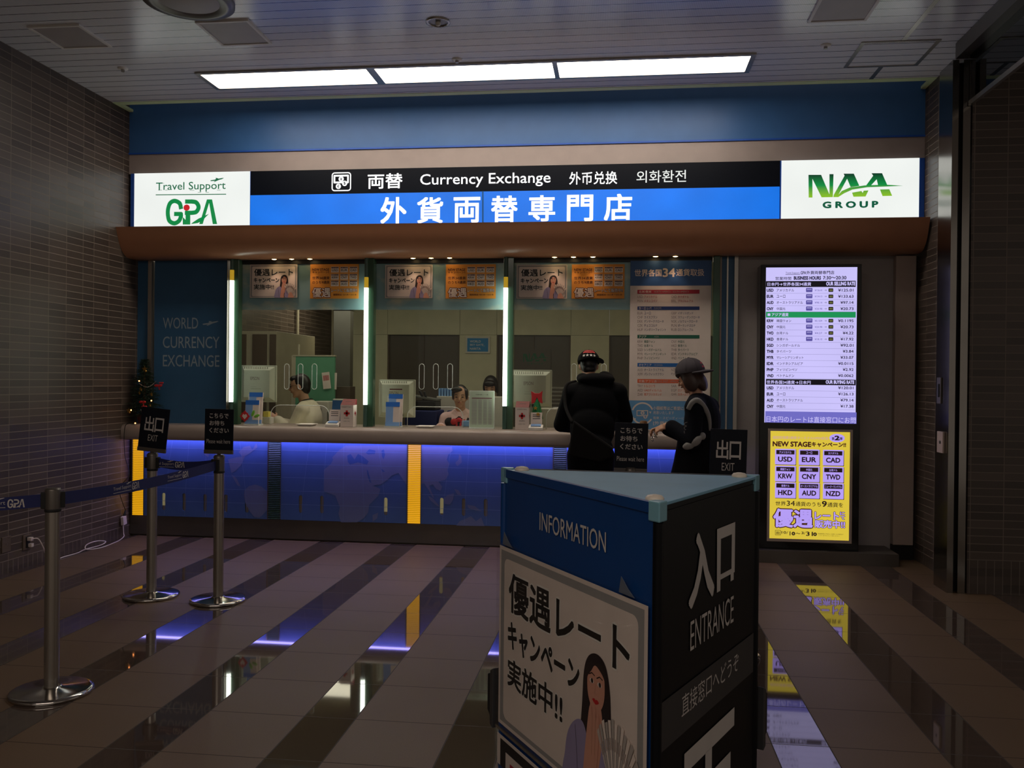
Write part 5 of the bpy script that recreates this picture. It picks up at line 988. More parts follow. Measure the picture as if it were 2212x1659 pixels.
# long inner desk with the monitors on it
DZ = 1.02; thing('inner_desk', MB().bb(XL+.05, .9, 8.43, 8.80, DZ-.03, DZ).bb(XL+.05, .9, 8.43, 8.47, 0, DZ-.03), 'office_white', 'long staff desk behind the counter', 'desk')
def monitor(xa, xb, ya, yb, label, extra):
    Y = 8.62; x0, x1 = X8(xa, 840, Y), X8(xb, 840, Y); z1, z0 = Z8((xa+xb)/2, ya, Y), Z8((xa+xb)/2, yb, Y); c = (x0+x1)/2; w = x1-x0; h = z1-z0
    t = empty('monitor', (c, Y+.05, DZ), label, 'monitor', 'monitors on the staff desk')
    sfm = part('screen_frame', MB().bb(x0, x1, Y+.055, Y+.085, z0, z1), 'monitor', t, .006); part('display', MB().bb(x0+.02, x1-.02, Y+.085, Y+.087, z0+.02, z1-.02), 'black_gloss', sfm)
    i = w*.13; mb = MB(); mb.add([(x0+.012, Y+.055, z0+.012), (x1-.012, Y+.055, z0+.012), (x1-.012, Y+.055, z1-.012), (x0+.012, Y+.055, z1-.012), (x0+i, Y, z0+i), (x1-i, Y, z0+i), (x1-i, Y, z1-i), (x0+i, Y, z1-i)], [(4, 5, 6, 7), (0, 1, 5, 4), (1, 2, 6, 5), (2, 3, 7, 6), (3, 0, 4, 7), (0, 3, 2, 1)]); bs = part('back_shell', mb, 'monitor', t, .004)
    mb = MB()
    for k in range(14): mb.bb(x0+i+w*.05*k, x0+i+w*.05*k+.006, Y+.018, Y+.024, z1-i*.75, z1-i*.35)
    part('vent_slots', mb, 'monitor_shade', bs)
    A = front((c, Y-.001, z0)); A.text('EPSON', -.065, h*.60, .03, h*.69, 'text_grey', 1, .01); A.rect(-.06, h*.36, .05, h*.37, 'monitor_shade'); A.rect(-.06, h*.42, .0, h*.425, 'monitor_shade')
    if extra: A.rect(-.06, h*.73, .07, h*.76, 'red_dark')
    A.obj('maker_print', parent=bs)
    part('stand', MB().box((c, Y+.04, (DZ+z0)/2+.04), (.07, .03, z0-DZ+.12)).lathe([(.11, 0), (.11, .012), (.05, .02)], (c, Y+.05, DZ+.0005), 28), 'monitor_shade', t)
    mb = MB(); mb.tube(smooth([V((c+.02, Y+.01, z0+.03)), V((c+.05, Y-.02, z0-.03)), V((c+.09, Y, z0-.08)), V((c+.06, Y+.03, DZ+.012))]), .005, 6); mb.box((c+.05, Y-.004, z0+.025), (.06, .02, .025)); part('signal_cable', mb, 'cable_black', t)
monitor(516, 592, 789, 869, 'white monitor seen from behind in the first window', 0); monitor(815, 894, 820, 902, 'white monitor seen from behind in the second window', 1); monitor(1100, 1191, 799, 881, 'white monitor seen from behind in the third window', 0)
X, Y = X8(728, 870, 8.5), 8.52; t = empty('customer_display', (X, Y, DZ), 'small blue screened pad standing behind the first window', 'display'); R = Matrix.Rotation(-.2, 3, 'X'); part('body', MB().box((X+.01, Y+.03, DZ+.19), (.145, .04, .26), 0, R), 'off_white', t, .008); part('face', MB().box((X, Y+.008, DZ+.187), (.125, .004, .24), 0, R), 'board_blue', t); part('foot', MB().bb(X-.06, X+.06, Y-.02, Y+.1, DZ, DZ+.07), 'off_white', t, .005)
X, Y = X8(690, 880, 9.3), 9.3; t = empty('computer', (X, Y, FO+.7), 'pale desktop computer with round black fan behind the man in the white shirt', 'computer'); part('case', MB().bb(X-.10, X+.10, Y, Y+.3, FO+.7, 1.29), 'off_white', t, .006); part('fan', MB().cyl((X-.03, Y-.006, 1.19), (X-.03, Y+.004, 1.19), .055), 'black', t)
thing('side_table', MB().bb(X-.35, X+.3, Y-.05, Y+.36, FO+.66, FO+.699).bb(X-.33, X-.29, Y-.03, Y+.01, FO, FO+.66).bb(X+.24, X+.28, Y-.03, Y+.01, FO, FO+.66).bb(X-.33, X-.29, Y+.31, Y+.35, FO, FO+.66).bb(X+.24, X+.28, Y+.31, Y+.35, FO, FO+.66), 'office_grey', 'grey side table holding the desktop computer', 'table')
X, Y = X8(740, 841, 9.9), 9.9; thing('cardboard_box', MB().bb(X-.1, X+.09, Y, Y+.2, 1.34, 1.45).bb(X-.1, X+.09, Y, Y+.2, FO, 1.339), 'partition_brown', 'brown storage unit left of the first light post in the office', 'cabinet')
# second window: cabinet with blue folders, blue bin, printer
Y = 9.42; xa, xb = X8(943, 880, Y), X8(1086, 880, Y); z1 = Z8(960, 856, Y); thing('low_cabinet', MB().bb(xa, xb, Y, Y+.33, FO, z1), 'off_white', 'pale low cabinet behind the seated clerk', 'cabinet', None, .005)
for k in range(5): x = X8(952+k*6, 846, Y+.15); thing('folder', MB().bb(x-.010, x+.010, Y+.08, Y+.28, z1, z1+.085), 'blue_pale', 'blue folder standing in a row on the low cabinet', 'folder', 'blue folders on the low cabinet', .002)
Y = 9.0; xa, xb = X8(874, 900, Y), X8(943, 900, Y); z1 = Z8(910, 887, Y); thing('storage_case', MB().bb(xa, xb, Y, Y+.4, FO+.5, z1).bb(xa+.02, xb-.02, Y+.02, Y+.38, FO, FO+.5), 'navy', 'deep blue storage case behind the second window', 'case', None, .01)
X = X8(910, 870, 9.1); t = empty('printer', (X, 9.2, z1), 'black printer with open cover on the blue storage case', 'printer'); part('body', MB().bb(X-.16, X+.16, 9.06, 9.36, z1+.001, z1+.10), 'black', t, .01); part('cover', MB().box((X+.03, 9.2, z1+.13), (.28, .26, .02), 0, Matrix.Rotation(.15, 3, 'Y')), 'office_grey', t, .004); part('arm', MB().cap((X+.02, 9.12, z1+.12), (X-.02, 9.12, z1+.2), .014).cap((X+.05, 9.12, z1+.12), (X+.03, 9.12, z1+.19), .014), 'black', t)
# third window: white case, tray tower, wall logo, wall sign
Y = 8.95; X = X8(1183, 900, Y); thing('counter_case', MB().bb(X-.09, X+.09, Y, Y+.3, FO, Z8(1183, 883, Y)), 'off_white', 'pale case under the third monitor', 'case', None, .006)
Y = 9.9; X = X8(1203, 860, Y); t = empty('tray_tower', (X, Y, FO), 'tower of document trays left of the man in the hoodie', 'trays'); zt0 = Z8(1203, 882, Y); zt1 = Z8(1203, 832, Y); part('stand', MB().bb(X-.14, X+.14, Y, Y+.3, FO, zt0), 'office_grey', t)
for k in range(6): z = zt0+(zt1-zt0)*k/6; part('tray', MB().bb(X-.14, X+.14, Y, Y+.3, z+.004, z+.012).bb(X-.14, X-.13, Y, Y+.3, z+.012, z+.035).bb(X+.13, X+.14, Y, Y+.3, z+.012, z+.035).bb(X-.12, X+.12, Y+.01, Y+.28, z+.0125, z+.022), 'steel', t)
A = front((0, YB-.022, 0)); p, q = A.px(1005.5, 763), A.px(1058.5, 727); A.panel(p[0], p[1], q[0], q[1], 'off_white', .02); A.unit(p[0], p[1], q[0]-p[0], q[1]-p[1]); A.rect(.07, .1, .93, .9, 'sky_blue_sign')
for s, x, y in (('WORLD', .62, .64), ('SKY GATE_', .80, .43), ('NARITA', .62, .21)): A.text(s, .18, y, x, y+.13, 'white', 2, .01)
A.obj('wall_sign', 'small blue wall sign with three white lines on the office wall', 'sign')
A = front((0, YB+.028, 0)); k = 16.3
for j, q in enumerate(NAA): A.poly([A.px(1130+(x-580)/14.2, 763+(y-215)/11.2) for x, y in q], 'naa_dark_green', 1+(j == 3))
A.tpx('G R O U P', 1139, 1173, 784, 787, 'naa_dark_green', 1, .02); A.mb.join(MB()); A.panel(A.px(1120, 800)[0], A.px(1120, 800)[1], A.px(1190, 755)[0], A.px(1190, 755)[1], 'office_dark', .008)
A.obj('logo_plate', 'dark wall panel with green group logo behind the third window', 'sign')
# ---------------------------------------------------------------- people
def fuse(mb, vox, it=4, fac=.5):                   # melts overlapping limbs into one continuous skin
    me = mb.mesh('f', [], 0); o = bpy.data.objects.new('f', me); COL.objects.link(o)
    r = o.modifiers.new('r', 'REMESH'); r.mode = 'VOXEL'; r.voxel_size = vox; r.use_smooth_shade = True
    s = o.modifiers.new('s', 'SMOOTH'); s.factor = fac; s.iterations = it
    out = bpy.data.meshes.new_from_object(o.evaluated_get(bpy.context.evaluated_depsgraph_get())); bpy.data.objects.remove(o); bpy.data.meshes.remove(me)
    return out
def skin_part(name, mb, mt, parent, vox=.009, it=4, label=None):
    me = fuse(mb, vox, it); me.name = name; off = ORG[parent.name]; me.transform(Matrix.Translation(-off)); me.materials.clear(); me.materials.append(M[mt])
    me.polygons.foreach_set('material_index', [0]*len(me.polygons)); me.polygons.foreach_set('use_smooth', [True]*len(me.polygons)); me.update()
    o = link(name, me, parent)
    if label: o['label'] = label
    return o
def frame(f, up=(0, 0, 1)):                        # side, forward, up as columns
    f = V(f).normalized(); s = f.cross(V(up)).normalized(); u = s.cross(f)
    return s, f, u, Matrix((s, f, u)).transposed()
def hand(mb, w, d, n, th, curl=.5, k=1.0):         # wrist, finger direction, palm normal, thumb side
    d = V(d).normalized(); n = (V(n)-d*V(n).dot(d)).normalized(); th = V(th).normalized(); s = d.cross(n).normalized(); s = s if s.dot(th) > 0 else -s
    R = Matrix((s, d, n)).transposed(); mb.ell(w+d*.045*k, (.038*k, .05*k, .014*k), 0, R); mb.cap(w, w+d*.03, .024*k, .03*k)
    for i, (o, l) in enumerate(((.030, .070), (.010, .078), (-.010, .072), (-.029, .056))):
        p = w+d*.088*k+s*o*k; a = curl*.7+.06*i; dd = (d*math.cos(a)+n*math.sin(a)); q = p+dd*l*.5*k; a += curl; dd = (d*math.cos(a)+n*math.sin(a)); r = q+dd*l*.3*k; a += curl*.8; dd = (d*math.cos(a)+n*math.sin(a)); e = r+dd*l*.24*k
        mb.cap(p-d*.02, q, .0092*k, .0088*k, 10); mb.cap(q, r, .0088*k, .008*k, 10); mb.cap(r, e, .008*k, .0066*k, 10)
    p = w+d*.03*k+s*.03*k; q = p+(s*.8+d*.7+n*.3).normalized()*.036*k; r = q+(d*.9+n*.45+s*.1).normalized()*.028*k; mb.cap(p, q, .0115*k, .010*k, 10); mb.cap(q, r, .010*k, .0075*k, 10)
def head(mb, c, f, k=1.0):
    s, f, u, R = frame(f); mb.ell(c+u*.012*k, (.074*k, .094*k, .104*k), 0, R); mb.ell(c+f*.028*k-u*.052*k, (.055*k, .058*k, .062*k), 0, R); mb.ell(c+f*.066*k-u*.094*k, (.026*k, .022*k, .018*k), 0, R)
    mb.cap(c+f*.088*k+u*.012*k, c+f*.107*k-u*.022*k, .008*k, .0125*k, 10)
    for q in (-1, 1): mb.ell(c+s*q*.076*k-f*.006*k-u*.008*k, (.011*k, .02*k, .031*k), 0, R); mb.ell(c+f*.070*k+s*q*.036*k-u*.032*k, (.022*k, .02*k, .018*k), 0, R)
    mb.cap(c+f*.088*k-u*.048*k-s*.012*k, c+f*.088*k-u*.048*k+s*.012*k, .0085*k)
def face_parts(t, c, f, k=1.0, down=False):
    s, f, u, R = frame(f)
    for q in (-1, 1):
        if not down: part('eye', MB().ell(c+f*.0865*k+s*q*.032*k+u*.006*k, (.013*k, .007*k, .0055*k), 0, R, 12, 8), 'hair', t)
        else: part('eyelid', MB().ell(c+f*.087*k+s*q*.032*k+u*.0*k, (.014*k, .006*k, .003*k), 0, R, 12, 8), 'hair', t)
        part('eyebrow', MB().tube([c+f*.086*k+s*q*.017*k+u*.026*k, c+f*.088*k+s*q*.033*k+u*.031*k, c+f*.077*k+s*q*.05*k+u*.026*k], .0032*k, 6), 'hair', t)
    part('lips', MB().ell(c+f*.092*k-u*.049*k, (.019*k, .010*k, .0065*k), 0, R, 14, 8), 'lips', t)
def torso(mb, J, g=0, sl=(0, 1)):
    sv, fv, uv, R = frame(J['face_t'], (J['chest']-J['pelvis'])); 
    mb.ell(J['chest'], (J.get('cw', .165)+g, .112+g, .20+g), 0, R); mb.ell(J['pelvis'].lerp(J['chest'], .5), (J.get('ww', .14)+g, .105+g, .18+g), 0, R); mb.ell(J['pelvis'], (J.get('hw', .165)+g, .12+g, .14+g), 0, R)
    top = J['neck']
    for a in 'LR': mb.cap(top-V((0, 0, .04)), J['sh'+a], .052+g, .058+g)
def arms(mb, J, g=0, wrist=1.0, which='LR'):
    for a in which: mb.cap(J['sh'+a], J['el'+a], .054+g, .042+g); mb.cap(J['el'+a], J['el'+a].lerp(J['wr'+a], wrist), .042+g, (.029 if wrist == 1 else .034)+g)
def legs(mb, J, g=0, ank=1.0):
    for a in 'LR': mb.cap(J['hip'+a], J['kn'+a], .085+g, .058+g); mb.cap(J['kn'+a], J['kn'+a].lerp(J['an'+a], ank), .056+g, .038+g)
def feet(mb, J, f, g=0):
    for a in 'LR': mb.cap(J['an'+a]-V((0, 0, .03))-f*.03, J['an'+a]-V((0, 0, .045))+f*.15, .04+g, .032+g)
def body(t, J, mt, vox=.0085, full=True, k=1.0, hands='LR'):
    mb = MB(); head(mb, J['head'], J['face'], k); s, f, u, R = frame(J['face']); mb.cap(J['neck']-V((0, 0, .05)), J['head']-u*.05-f*.015, .056*k, .05*k)
    torso(mb, J, -.012); arms(mb, J)
    for a in hands: hand(mb, J['wr'+a], J['hd'+a], J['pn'+a], J['th'+a], J.get('curl', .5))
    if full: legs(mb, J, -.008); feet(mb, J, V(J['face_t']).normalized(), -.008)
    return skin_part('body', mb, mt, t, vox, 3)
CROWN = []
def cap_hat(t, c, f, brim_dir, mt, k=1.0, up=None):
    s, f, u, R = frame(f); b = V(brim_dir); b = (b-u*b.dot(u)).normalized(); mb = MB(); mb.ell(c+u*.035*k-f*.006, (.092*k, .110*k, .098*k), 0, R, 28, 10, PI, PI/2*.92); mb.ell(c+u*.133*k-f*.006, (.009, .009, .006))
    for q in range(4): a = q*PI/4; mb.tube([c+u*.035*k-f*.006+s*(.0935*k*math.cos(a)*math.sin(h))+f*(.1115*k*math.sin(a)*math.sin(h))+u*(.0992*k*math.cos(h)) for h in [(-PI/2)+i*PI/12 for i in range(13)]], .0012, 4)
    cr = part('cap_crown', mb, mt, t); CROWN.append(cr); sb = b.cross(u).normalized(); vs = []; fs = []; n = 12
    for L_ in (0, .006):
        for i in range(n+1):
            a = -1.25+2.5*i/n
            for r in (.088, .168-.02*abs(a)**2): vs.append(c+u*(.034*k+L_-.012*(r > .1)*1.0-.012*abs(math.sin(a)))-f*.006+b*(r*k*math.cos(a)*1.02)+sb*(r*.86*k*math.sin(a)))
    m_ = 2*(n+1)
    for i in range(n): a = 2*i; fs += [(a, a+1, a+3, a+2), (m_+a, m_+a+2, m_+a+3, m_+a+1), (a+1, m_+a+1, m_+a+3, a+3), (a, a+2, m_+a+2, m_+a)]
    fs += [(0, m_, m_+1, 1), (2*n, 2*n+1, m_+2*n+1, m_+2*n)]
    mb = MB(); mb.add(vs, fs, 0, False); part('cap_brim', mb, mt, cr, 0)
    def surf(az, el, g=1.015):                     # point on the crown, azimuth from the brim direction
        d = b*math.cos(az)+sb*math.sin(az); q = d*math.cos(el)+u*math.sin(el); v = V((q.dot(s)*.092*k, q.dot(f)*.110*k, q.dot(u)*.098*k))*g
        return c+u*.035*k-f*.006+s*v.x+f*v.y+u*v.z
    return surf

# --- man in the black hoodie at the counter, seen from behind
px = X8(1283, 860, 7.5)
t = empty('person', (px, 7.42, 0), 'man in black hoodie and cap with red stripes and stars, leaning on the counter', 'person')
J = dict(head=V((px-.055, 7.70, 1.675)), face=(-.08, 1, -.55), face_t=(0, 1, 0), neck=V((px-.02, 7.57, 1.53)), chest=V((px, 7.52, 1.33)), pelvis=V((px-.02, 7.40, .95)), cw=.19, ww=.165, hw=.165,
  shL=V((px-.19, 7.54, 1.44)), shR=V((px+.20, 7.54, 1.45)), elL=V((px-.285, 7.60, 1.165)), elR=V((px+.27, 7.62, 1.225)), wrL=V((px-.15, 7.83, 1.135)), wrR=V((px+.10, 7.85, 1.135)), hdL=(.7, .7, 0), hdR=(-.7, .7, 0), pnL=(0, 0, -1), pnR=(0, 0, -1), thL=(.5, -.5, 0), thR=(-.5, -.5, 0),
  hipL=V((px-.12, 7.40, .92)), hipR=V((px+.08, 7.40, .92)), knL=V((px-.13, 7.45, .50)), knR=V((px+.10, 7.44, .50)), anL=V((px-.14, 7.40, .085)), anR=V((px+.12, 7.38, .085)))
body(t, J, 'skin')
mb = MB(); torso(mb, J, .028); arms(mb, J, .026, .93); mb.ell(J['pelvis']+V((0, 0, .03)), (.19, .145, .13)); hd_ = skin_part('hoodie', mb, 'black_cloth', t, .010, 5)
mb = MB(); hc = V((px-.0, 7.53, 1.60)); mb.ell(hc+V((.02, -.03, -.04)), (.16, .085, .055)); mb.ell(hc+V((.10, .03, -.02)), (.07, .075, .05), 0, Matrix.Rotation(.35, 3, 'Y')); mb.ell(hc+V((-.10, .03, -.03)), (.055, .075, .045)); mb.ell(hc+V((.03, -.045, -.12)), (.10, .055, .08)); skin_part('hood', mb, 'black_cloth', hd_, .010, 4)
mb = MB(); legs(mb, J, .018, .96); mb.ell(J['pelvis']-V((0, 0, .03)), (.178, .135, .12)); skin_part('trousers', mb, 'trouser', t, .010, 4)
mb = MB(); feet(mb, J, V((0, 1, 0)), .010); skin_part('shoes', mb, 'shoe', t, .008, 2)
s, f, u, R = frame(J['face']); mb = MB(); mb.ell(J['head']+u*.012-f*.022, (.079, .084, .098), 0, R); mb.ell(J['head']-f*.05-u*.05, (.062, .042, .05), 0, R); skin_part('hair', mb, 'hair', t, .008, 2)
sf = cap_hat(t, J['head']+u*.004, (-.08, 1, -.28), (.34, -1, 0), 'black_cloth', 1.06)
mb = MB()
for e0 in (.58, .82):
    vs = [];  n = 10
    for i in range(n+1):
        a = (.66)*(1-2*i/n) ; w = math.sin(i/n*PI*3)*.025
        vs += [sf(.26+a, e0+w-.075), sf(.26+a, e0+w+.075)]
    mb.add(vs, [(2*i, 2*i+1, 2*i+3, 2*i+2) for i in range(n)], 0, True)
part('red_stripes', mb, 'red', CROWN[-1]); mb = MB()
for a0 in (.50, .17, -.17, -.50):
    mb.add([sf(.26+a0+math.sin(PI*i/5)*(.15 if i % 2 == 0 else .06)*1.1, .24+math.cos(PI*i/5)*(.15 if i % 2 == 0 else .06), 1.02) for i in range(10)], [tuple(range(10))])
part('white_stars', mb, 'white', CROWN[-1])
# messenger bag across his back
t = empty('shoulder_bag', (px+.05, 7.22, .9), 'dark shoulder bag hanging at the lower back of the man in the hoodie', 'bag'); mb = MB(); mb.prism([(px-.16, 7.225, 1.22), (px-.17, 7.225, 1.16), (px-.20, 7.225, .93), (px+.06, 7.225, .88), (px+.16, 7.225, .92), (px+.17, 7.225, 1.0)], (0, .05, 0)); part('bag_body', mb, 'bag_cloth', t, .015)
part('strap', MB().tube(smooth([V((px-.17, 7.26, 1.2)), V((px-.235, 7.40, 1.33)), V((px-.24, 7.50, 1.50)), V((px-.16, 7.60, 1.54))]), .014, 8), 'bag_cloth', t)

# --- woman with the grey cap
px = X8(1492, 830, 7.12); Yw = 7.12
t = empty('person', (px+.03, Yw, 0), 'woman in grey backwards cap and dark jacket with white shoulder stripe', 'person')
fd = (-.88, .40, -.42)
J = dict(head=V((px-.005, Yw, 1.585)), face=fd, face_t=(-.85, .5, 0), neck=V((px+.055, Yw-.01, 1.435)), chest=V((px+.095, Yw-.01, 1.225)), pelvis=V((px+.07, Yw, .90)), cw=.155, ww=.13, hw=.155,
  shL=V((px+.02, Yw-.17, 1.345)), shR=V((px+.16, Yw+.13, 1.345)), elL=V((px+.0, Yw-.23, 1.09)), elR=V((px+.03, Yw+.16, 1.08)), wrL=V((px-.165, Yw-.10, 1.20)), wrR=V((px-.19, Yw+.10, 1.17)), hdL=(-.93, .25, -.22), hdR=(-.9, -.1, -.1), pnL=(-.2, .5, -.8), pnR=(.1, -.4, -.9), thL=(-.1, .6, .5), thR=(0, -.6, .5), curl=.62,
  hipL=V((px+.05, Yw-.09, .88)), hipR=V((px+.09, Yw+.09, .88)), knL=V((px+.02, Yw-.08, .48)), knR=V((px+.06, Yw+.09, .48)), anL=V((px+.03, Yw-.08, .085)), anR=V((px+.07, Yw+.09, .085)))
body(t, J, 'skin', .0062); face_parts(t, J['head'], fd, 1, True)
mb = MB(); torso(mb, J, .026); arms(mb, J, .024, .90); mb.ell(J['neck']-V((0, 0, .03)), (.075, .07, .05)); jk_ = skin_part('jacket', mb, 'dark_cloth', t, .010, 4)
mb = MB(); c = J['pelvis']; mb.lathe([(.15, .26), (.165, .14), (.19, 0), (.24, -.22), (.27, -.36), (.265, -.37), (.15, -.2)], (c.x-.01, c.y, c.z), 40); part('skirt', mb, 'black_cloth', t)
mb = MB(); feet(mb, J, V((-.85, .5, 0)), .010); skin_part('shoes', mb, 'shoe', t, .008, 2)
s, f, u, R = frame(fd); h = J['head']; mb = MB(); mb.ell(h+u*.016-f*.014, (.086, .098, .104), 0, R)
for q in (-1, 1): mb.ell(h+s*q*.070-u*.045-f*.012, (.022, .062, .085), 0, R)
mb.ell(h-f*.07-u*.065, (.07, .045, .085), 0, R); mb.ell(h+f*.075+u*.052, (.062, .03, .03), 0, R); skin_part('hair', mb, 'hair_brown', t, .008, 3)
sf = cap_hat(t, h+u*.008, (-.9, .38, -.12), (.95, -.32, 0), 'cap_grey', 1.10); mb = MB(); vs = []
for i in range(7):
    for e in (.18, .62): vs.append(sf(-.05+.42-.84*i/6, e))
mb.add(vs, [(2*i, 2*i+1, 2*i+3, 2*i+2) for i in range(6)], 0, True); part('red_patch', mb, 'bar_red', CROWN[-1])
# white shoulder stripe and printed patch on the near sleeve
sh, el = J['shL'], J['elL']; mb = MB(); vs = []
pts = [(px-.035, Yw-.235, 1.335), (px-.01, Yw-.245, 1.385), (px+.03, Yw-.235, 1.405), (px+.075, Yw-.215, 1.37), (px+.115, Yw-.19, 1.31), (px+.135, Yw-.165, 1.24), (px+.14, Yw-.15, 1.17)]
mb.tube(smooth([V(p) for p in pts], 4), [.010+.012*math.sin(PI*(.25+.75*i/24)) for i in range(25)], 10); part('shoulder_stripe', mb, 'grey_cloth', jk_)
mb = MB(); mb.ell((px+.02, Yw-.27, 1.09), (.055, .03, .035), 0, Matrix.Rotation(-.7, 3, 'Y')); mb.ell((px-.03, Yw-.265, 1.055), (.05, .028, .03), 0, Matrix.Rotation(-.3, 3, 'Y')); mb.ell((px+.075, Yw-.25, 1.13), (.025, .025, .03)); skin_part('sleeve_patch', mb, 'grey_cloth', jk_, .006, 2, 'pale printed patch at the elbow')
A = Art((px-.045, Yw-.245, 1.20), (1, .25, 0), (0, 0, 1), None)
for k in range(3): A.ring(0.0, .02-k*.03, .022, .014, .005, 'grey_cloth', 1, 30+k*60, 300+k*60, 14)
A.obj('sleeve_emblem', parent=jk_)
mb = MB(); w = J['wrL']+V((-.13, .02, -.05))
for k in range(4): a = k*1.3; mb.lathe([(.011, -.002), (.014, -.002), (.014, .002), (.011, .002), (.011, -.002)], w+V((.012*math.cos(a), .01*math.sin(a), -.03-.012*k)), 16, 0, (math.cos(a), .6, math.sin(a)), True, False)
mb.cap(w+V((0, 0, .0)), w+V((.03, 0, -.05)), .004); thing('key_ring', mb, 'chrome', 'shiny bunch of keys dangling from the hand of the woman in the cap', 'keys')

# --- clerks behind the glass
def seated(t, c, yaw, chair, fabric):              # simple office chair under a clerk
    Rz = Matrix.Rotation(yaw, 3, 'Z'); x, y = c
    tt = empty('office_chair', (x, y, FO), chair, 'chair'); P = lambda a, b, z: V((x, y, 0))+Rz @ V((a, b, z))
    mb = MB(); mb.box(P(0, 0, .64), (.46, .44, .07), 0, Rz); part('seat', mb, fabric, tt, .02); mb = MB(); mb.box(P(0, -.25, .98), (.42, .05, .46), 0, Rz); part('backrest', mb, fabric, tt, .02)
    part('column', MB().cyl(P(0, 0, FO+.08), P(0, 0, .61), .025).box(P(0, -.24, .72), (.06, .03, .2), 0, Rz), 'steel_dark', tt); mb = MB()
    for k in range(5): a = k*2*PI/5; mb.cap(P(0, 0, FO+.07), P(.26*math.cos(a), .26*math.sin(a), FO+.05), .02, .014)
    part('foot_star', mb, 'black', tt); mb = MB()
    for k in range(5): a = k*2*PI/5; mb.ell(P(.26*math.cos(a), .26*math.sin(a), FO+.026), .026)
    part('casters', mb, 'black', tt)
# man in the white shirt, profile to the left
px = X8(650, 835, 8.98); Yc = 8.98; t = empty('person', (px, Yc, FO), 'male clerk in white shirt seated in profile behind the first window', 'person'); zc = Z8(650, 833, 8.98)
J = dict(head=V((px-.01, Yc, zc-.005)), face=(-1, -.12, -.16), face_t=(-1, 0, 0), neck=V((px+.055, Yc, zc-.175)), chest=V((px+.095, Yc, zc-.36)), pelvis=V((px+.14, Yc, .80)), cw=.175, ww=.15, hw=.165,
  shL=V((px+.08, Yc-.17, zc-.255)), shR=V((px+.08, Yc+.17, zc-.255)), elL=V((px-.02, Yc-.20, zc-.47)), elR=V((px-.05, Yc+.18, zc-.46)), wrL=V((px-.21, Yc-.14, zc-.36)), wrR=V((px-.24, Yc+.05, zc-.40)), hdL=(-.7, .1, .45), hdR=(-.9, -.3, 0), pnL=(-.3, .8, -.4), pnR=(0, -.5, -.8), thL=(.1, .3, .9), thR=(0, -.3, .9), curl=.7,
  hipL=V((px+.10, Yc-.10, .78)), hipR=V((px+.10, Yc+.10, .78)), knL=V((px-.32, Yc-.11, .76)), knR=V((px-.32, Yc+.11, .76)), anL=V((px-.34, Yc-.11, FO+.085)), anR=V((px-.34, Yc+.11, FO+.085)))
body(t, J, 'skin', .0075, True, 1.06); face_parts(t, J['head'], J['face'], 1.06)
s, f, u, R = frame(J['face']); h = J['head']; mb = MB(); mb.ell(h+u*.026-f*.022, (.086, .097, .108), 0, R); mb.ell(h-f*.058-u*.03, (.07, .05, .07), 0, R); mb.ell(h+f*.05+u*.085, (.06, .045, .035), 0, R); skin_part('hair', mb, 'hair', t, .008, 2)
mb = MB(); torso(mb, J, .02); arms(mb, J, .022, .90); mb.ell(J['neck']-V((0, 0, .01)), (.072, .075, .04)); skin_part('shirt', mb, 'shirt_white', t, .009, 3)
part('lanyard', MB().tube(smooth([J['neck']+V((-.07, -.05, -.02)), J['neck']+V((-.0, -.075, .02)), J['neck']+V((.06, -.04, .035)), J['neck']+V((.07, .02, .03))]), .006, 6), 'black', t)
mb = MB(); legs(mb, J, .015, .95); mb.ell(J['pelvis'], (.18, .17, .12)); skin_part('trousers', mb, 'trouser', t, .011, 3); mb = MB(); feet(mb, J, V((-1, 0, 0)), .01); skin_part('shoes', mb, 'shoe', t, .009, 2)
m = MB()
for q in (-1, 1): m.ring = None; m.tube([h+f*.095+s*(q*.034+.024*math.cos(a))+u*(.006+.018*math.sin(a)) for a in [i*PI/6 for i in range(13)]], .0016, 5); m.tube([h+f*.093+s*q*.056+u*.01, h+f*.04+s*q*.083+u*.012, h-f*.01+s*q*.085+u*.004], .0016, 5)
part('glasses', m, 'black', t)
seated(t, (px+.13, Yc), PI/2, 'dark office chair under the male clerk in white shirt', 'office_grey')
# clerk facing the camera
px = X8(994, 857, 9.0); Yc = 9.0; zc = Z8(994, 857, 9.0); t = empty('person', (px, Yc, FO), 'female clerk in dark vest and red scarf facing the camera behind the second window', 'person')
fd = (.10, -1, -.10)
J = dict(head=V((px, Yc, zc)), face=fd, face_t=(0, -1, 0), neck=V((px, Yc+.045, zc-.155)), chest=V((px, Yc+.06, zc-.32)), pelvis=V((px, Yc+.1, .78)), cw=.155, ww=.13, hw=.16,
  shL=V((px+.155, Yc+.05, zc-.235)), shR=V((px-.155, Yc+.05, zc-.235)), elL=V((px+.20, Yc-.02, zc-.46)), elR=V((px-.20, Yc-.02, zc-.46)), wrL=V((px+.10, Yc-.20, zc-.30)), wrR=V((px-.16, Yc-.22, 1.065)), hdL=(-.5, -.8, -.1), hdR=(.3, -.9, 0), pnL=(0, -.1, -1), pnR=(0, 0, -1), thL=(-.8, .2, .1), thR=(.8, .2, .1), curl=.4,
  hipL=V((px+.09, Yc+.06, .77)), hipR=V((px-.09, Yc+.06, .77)), knL=V((px+.10, Yc-.34, .76)), knR=V((px-.10, Yc-.34, .76)), anL=V((px+.1, Yc-.36, FO+.085)), anR=V((px-.1, Yc-.36, FO+.085)))
J['wrL'].z = 1.07
body(t, J, 'skin', .0075); face_parts(t, J['head'], fd)
s, f, u, R = frame(fd); h = J['head']; mb = MB(); mb.ell(h+u*.024-f*.022, (.083, .094, .104), 0, R); mb.ell(h-f*.09-u*.02, (.05, .045, .05), 0, R)
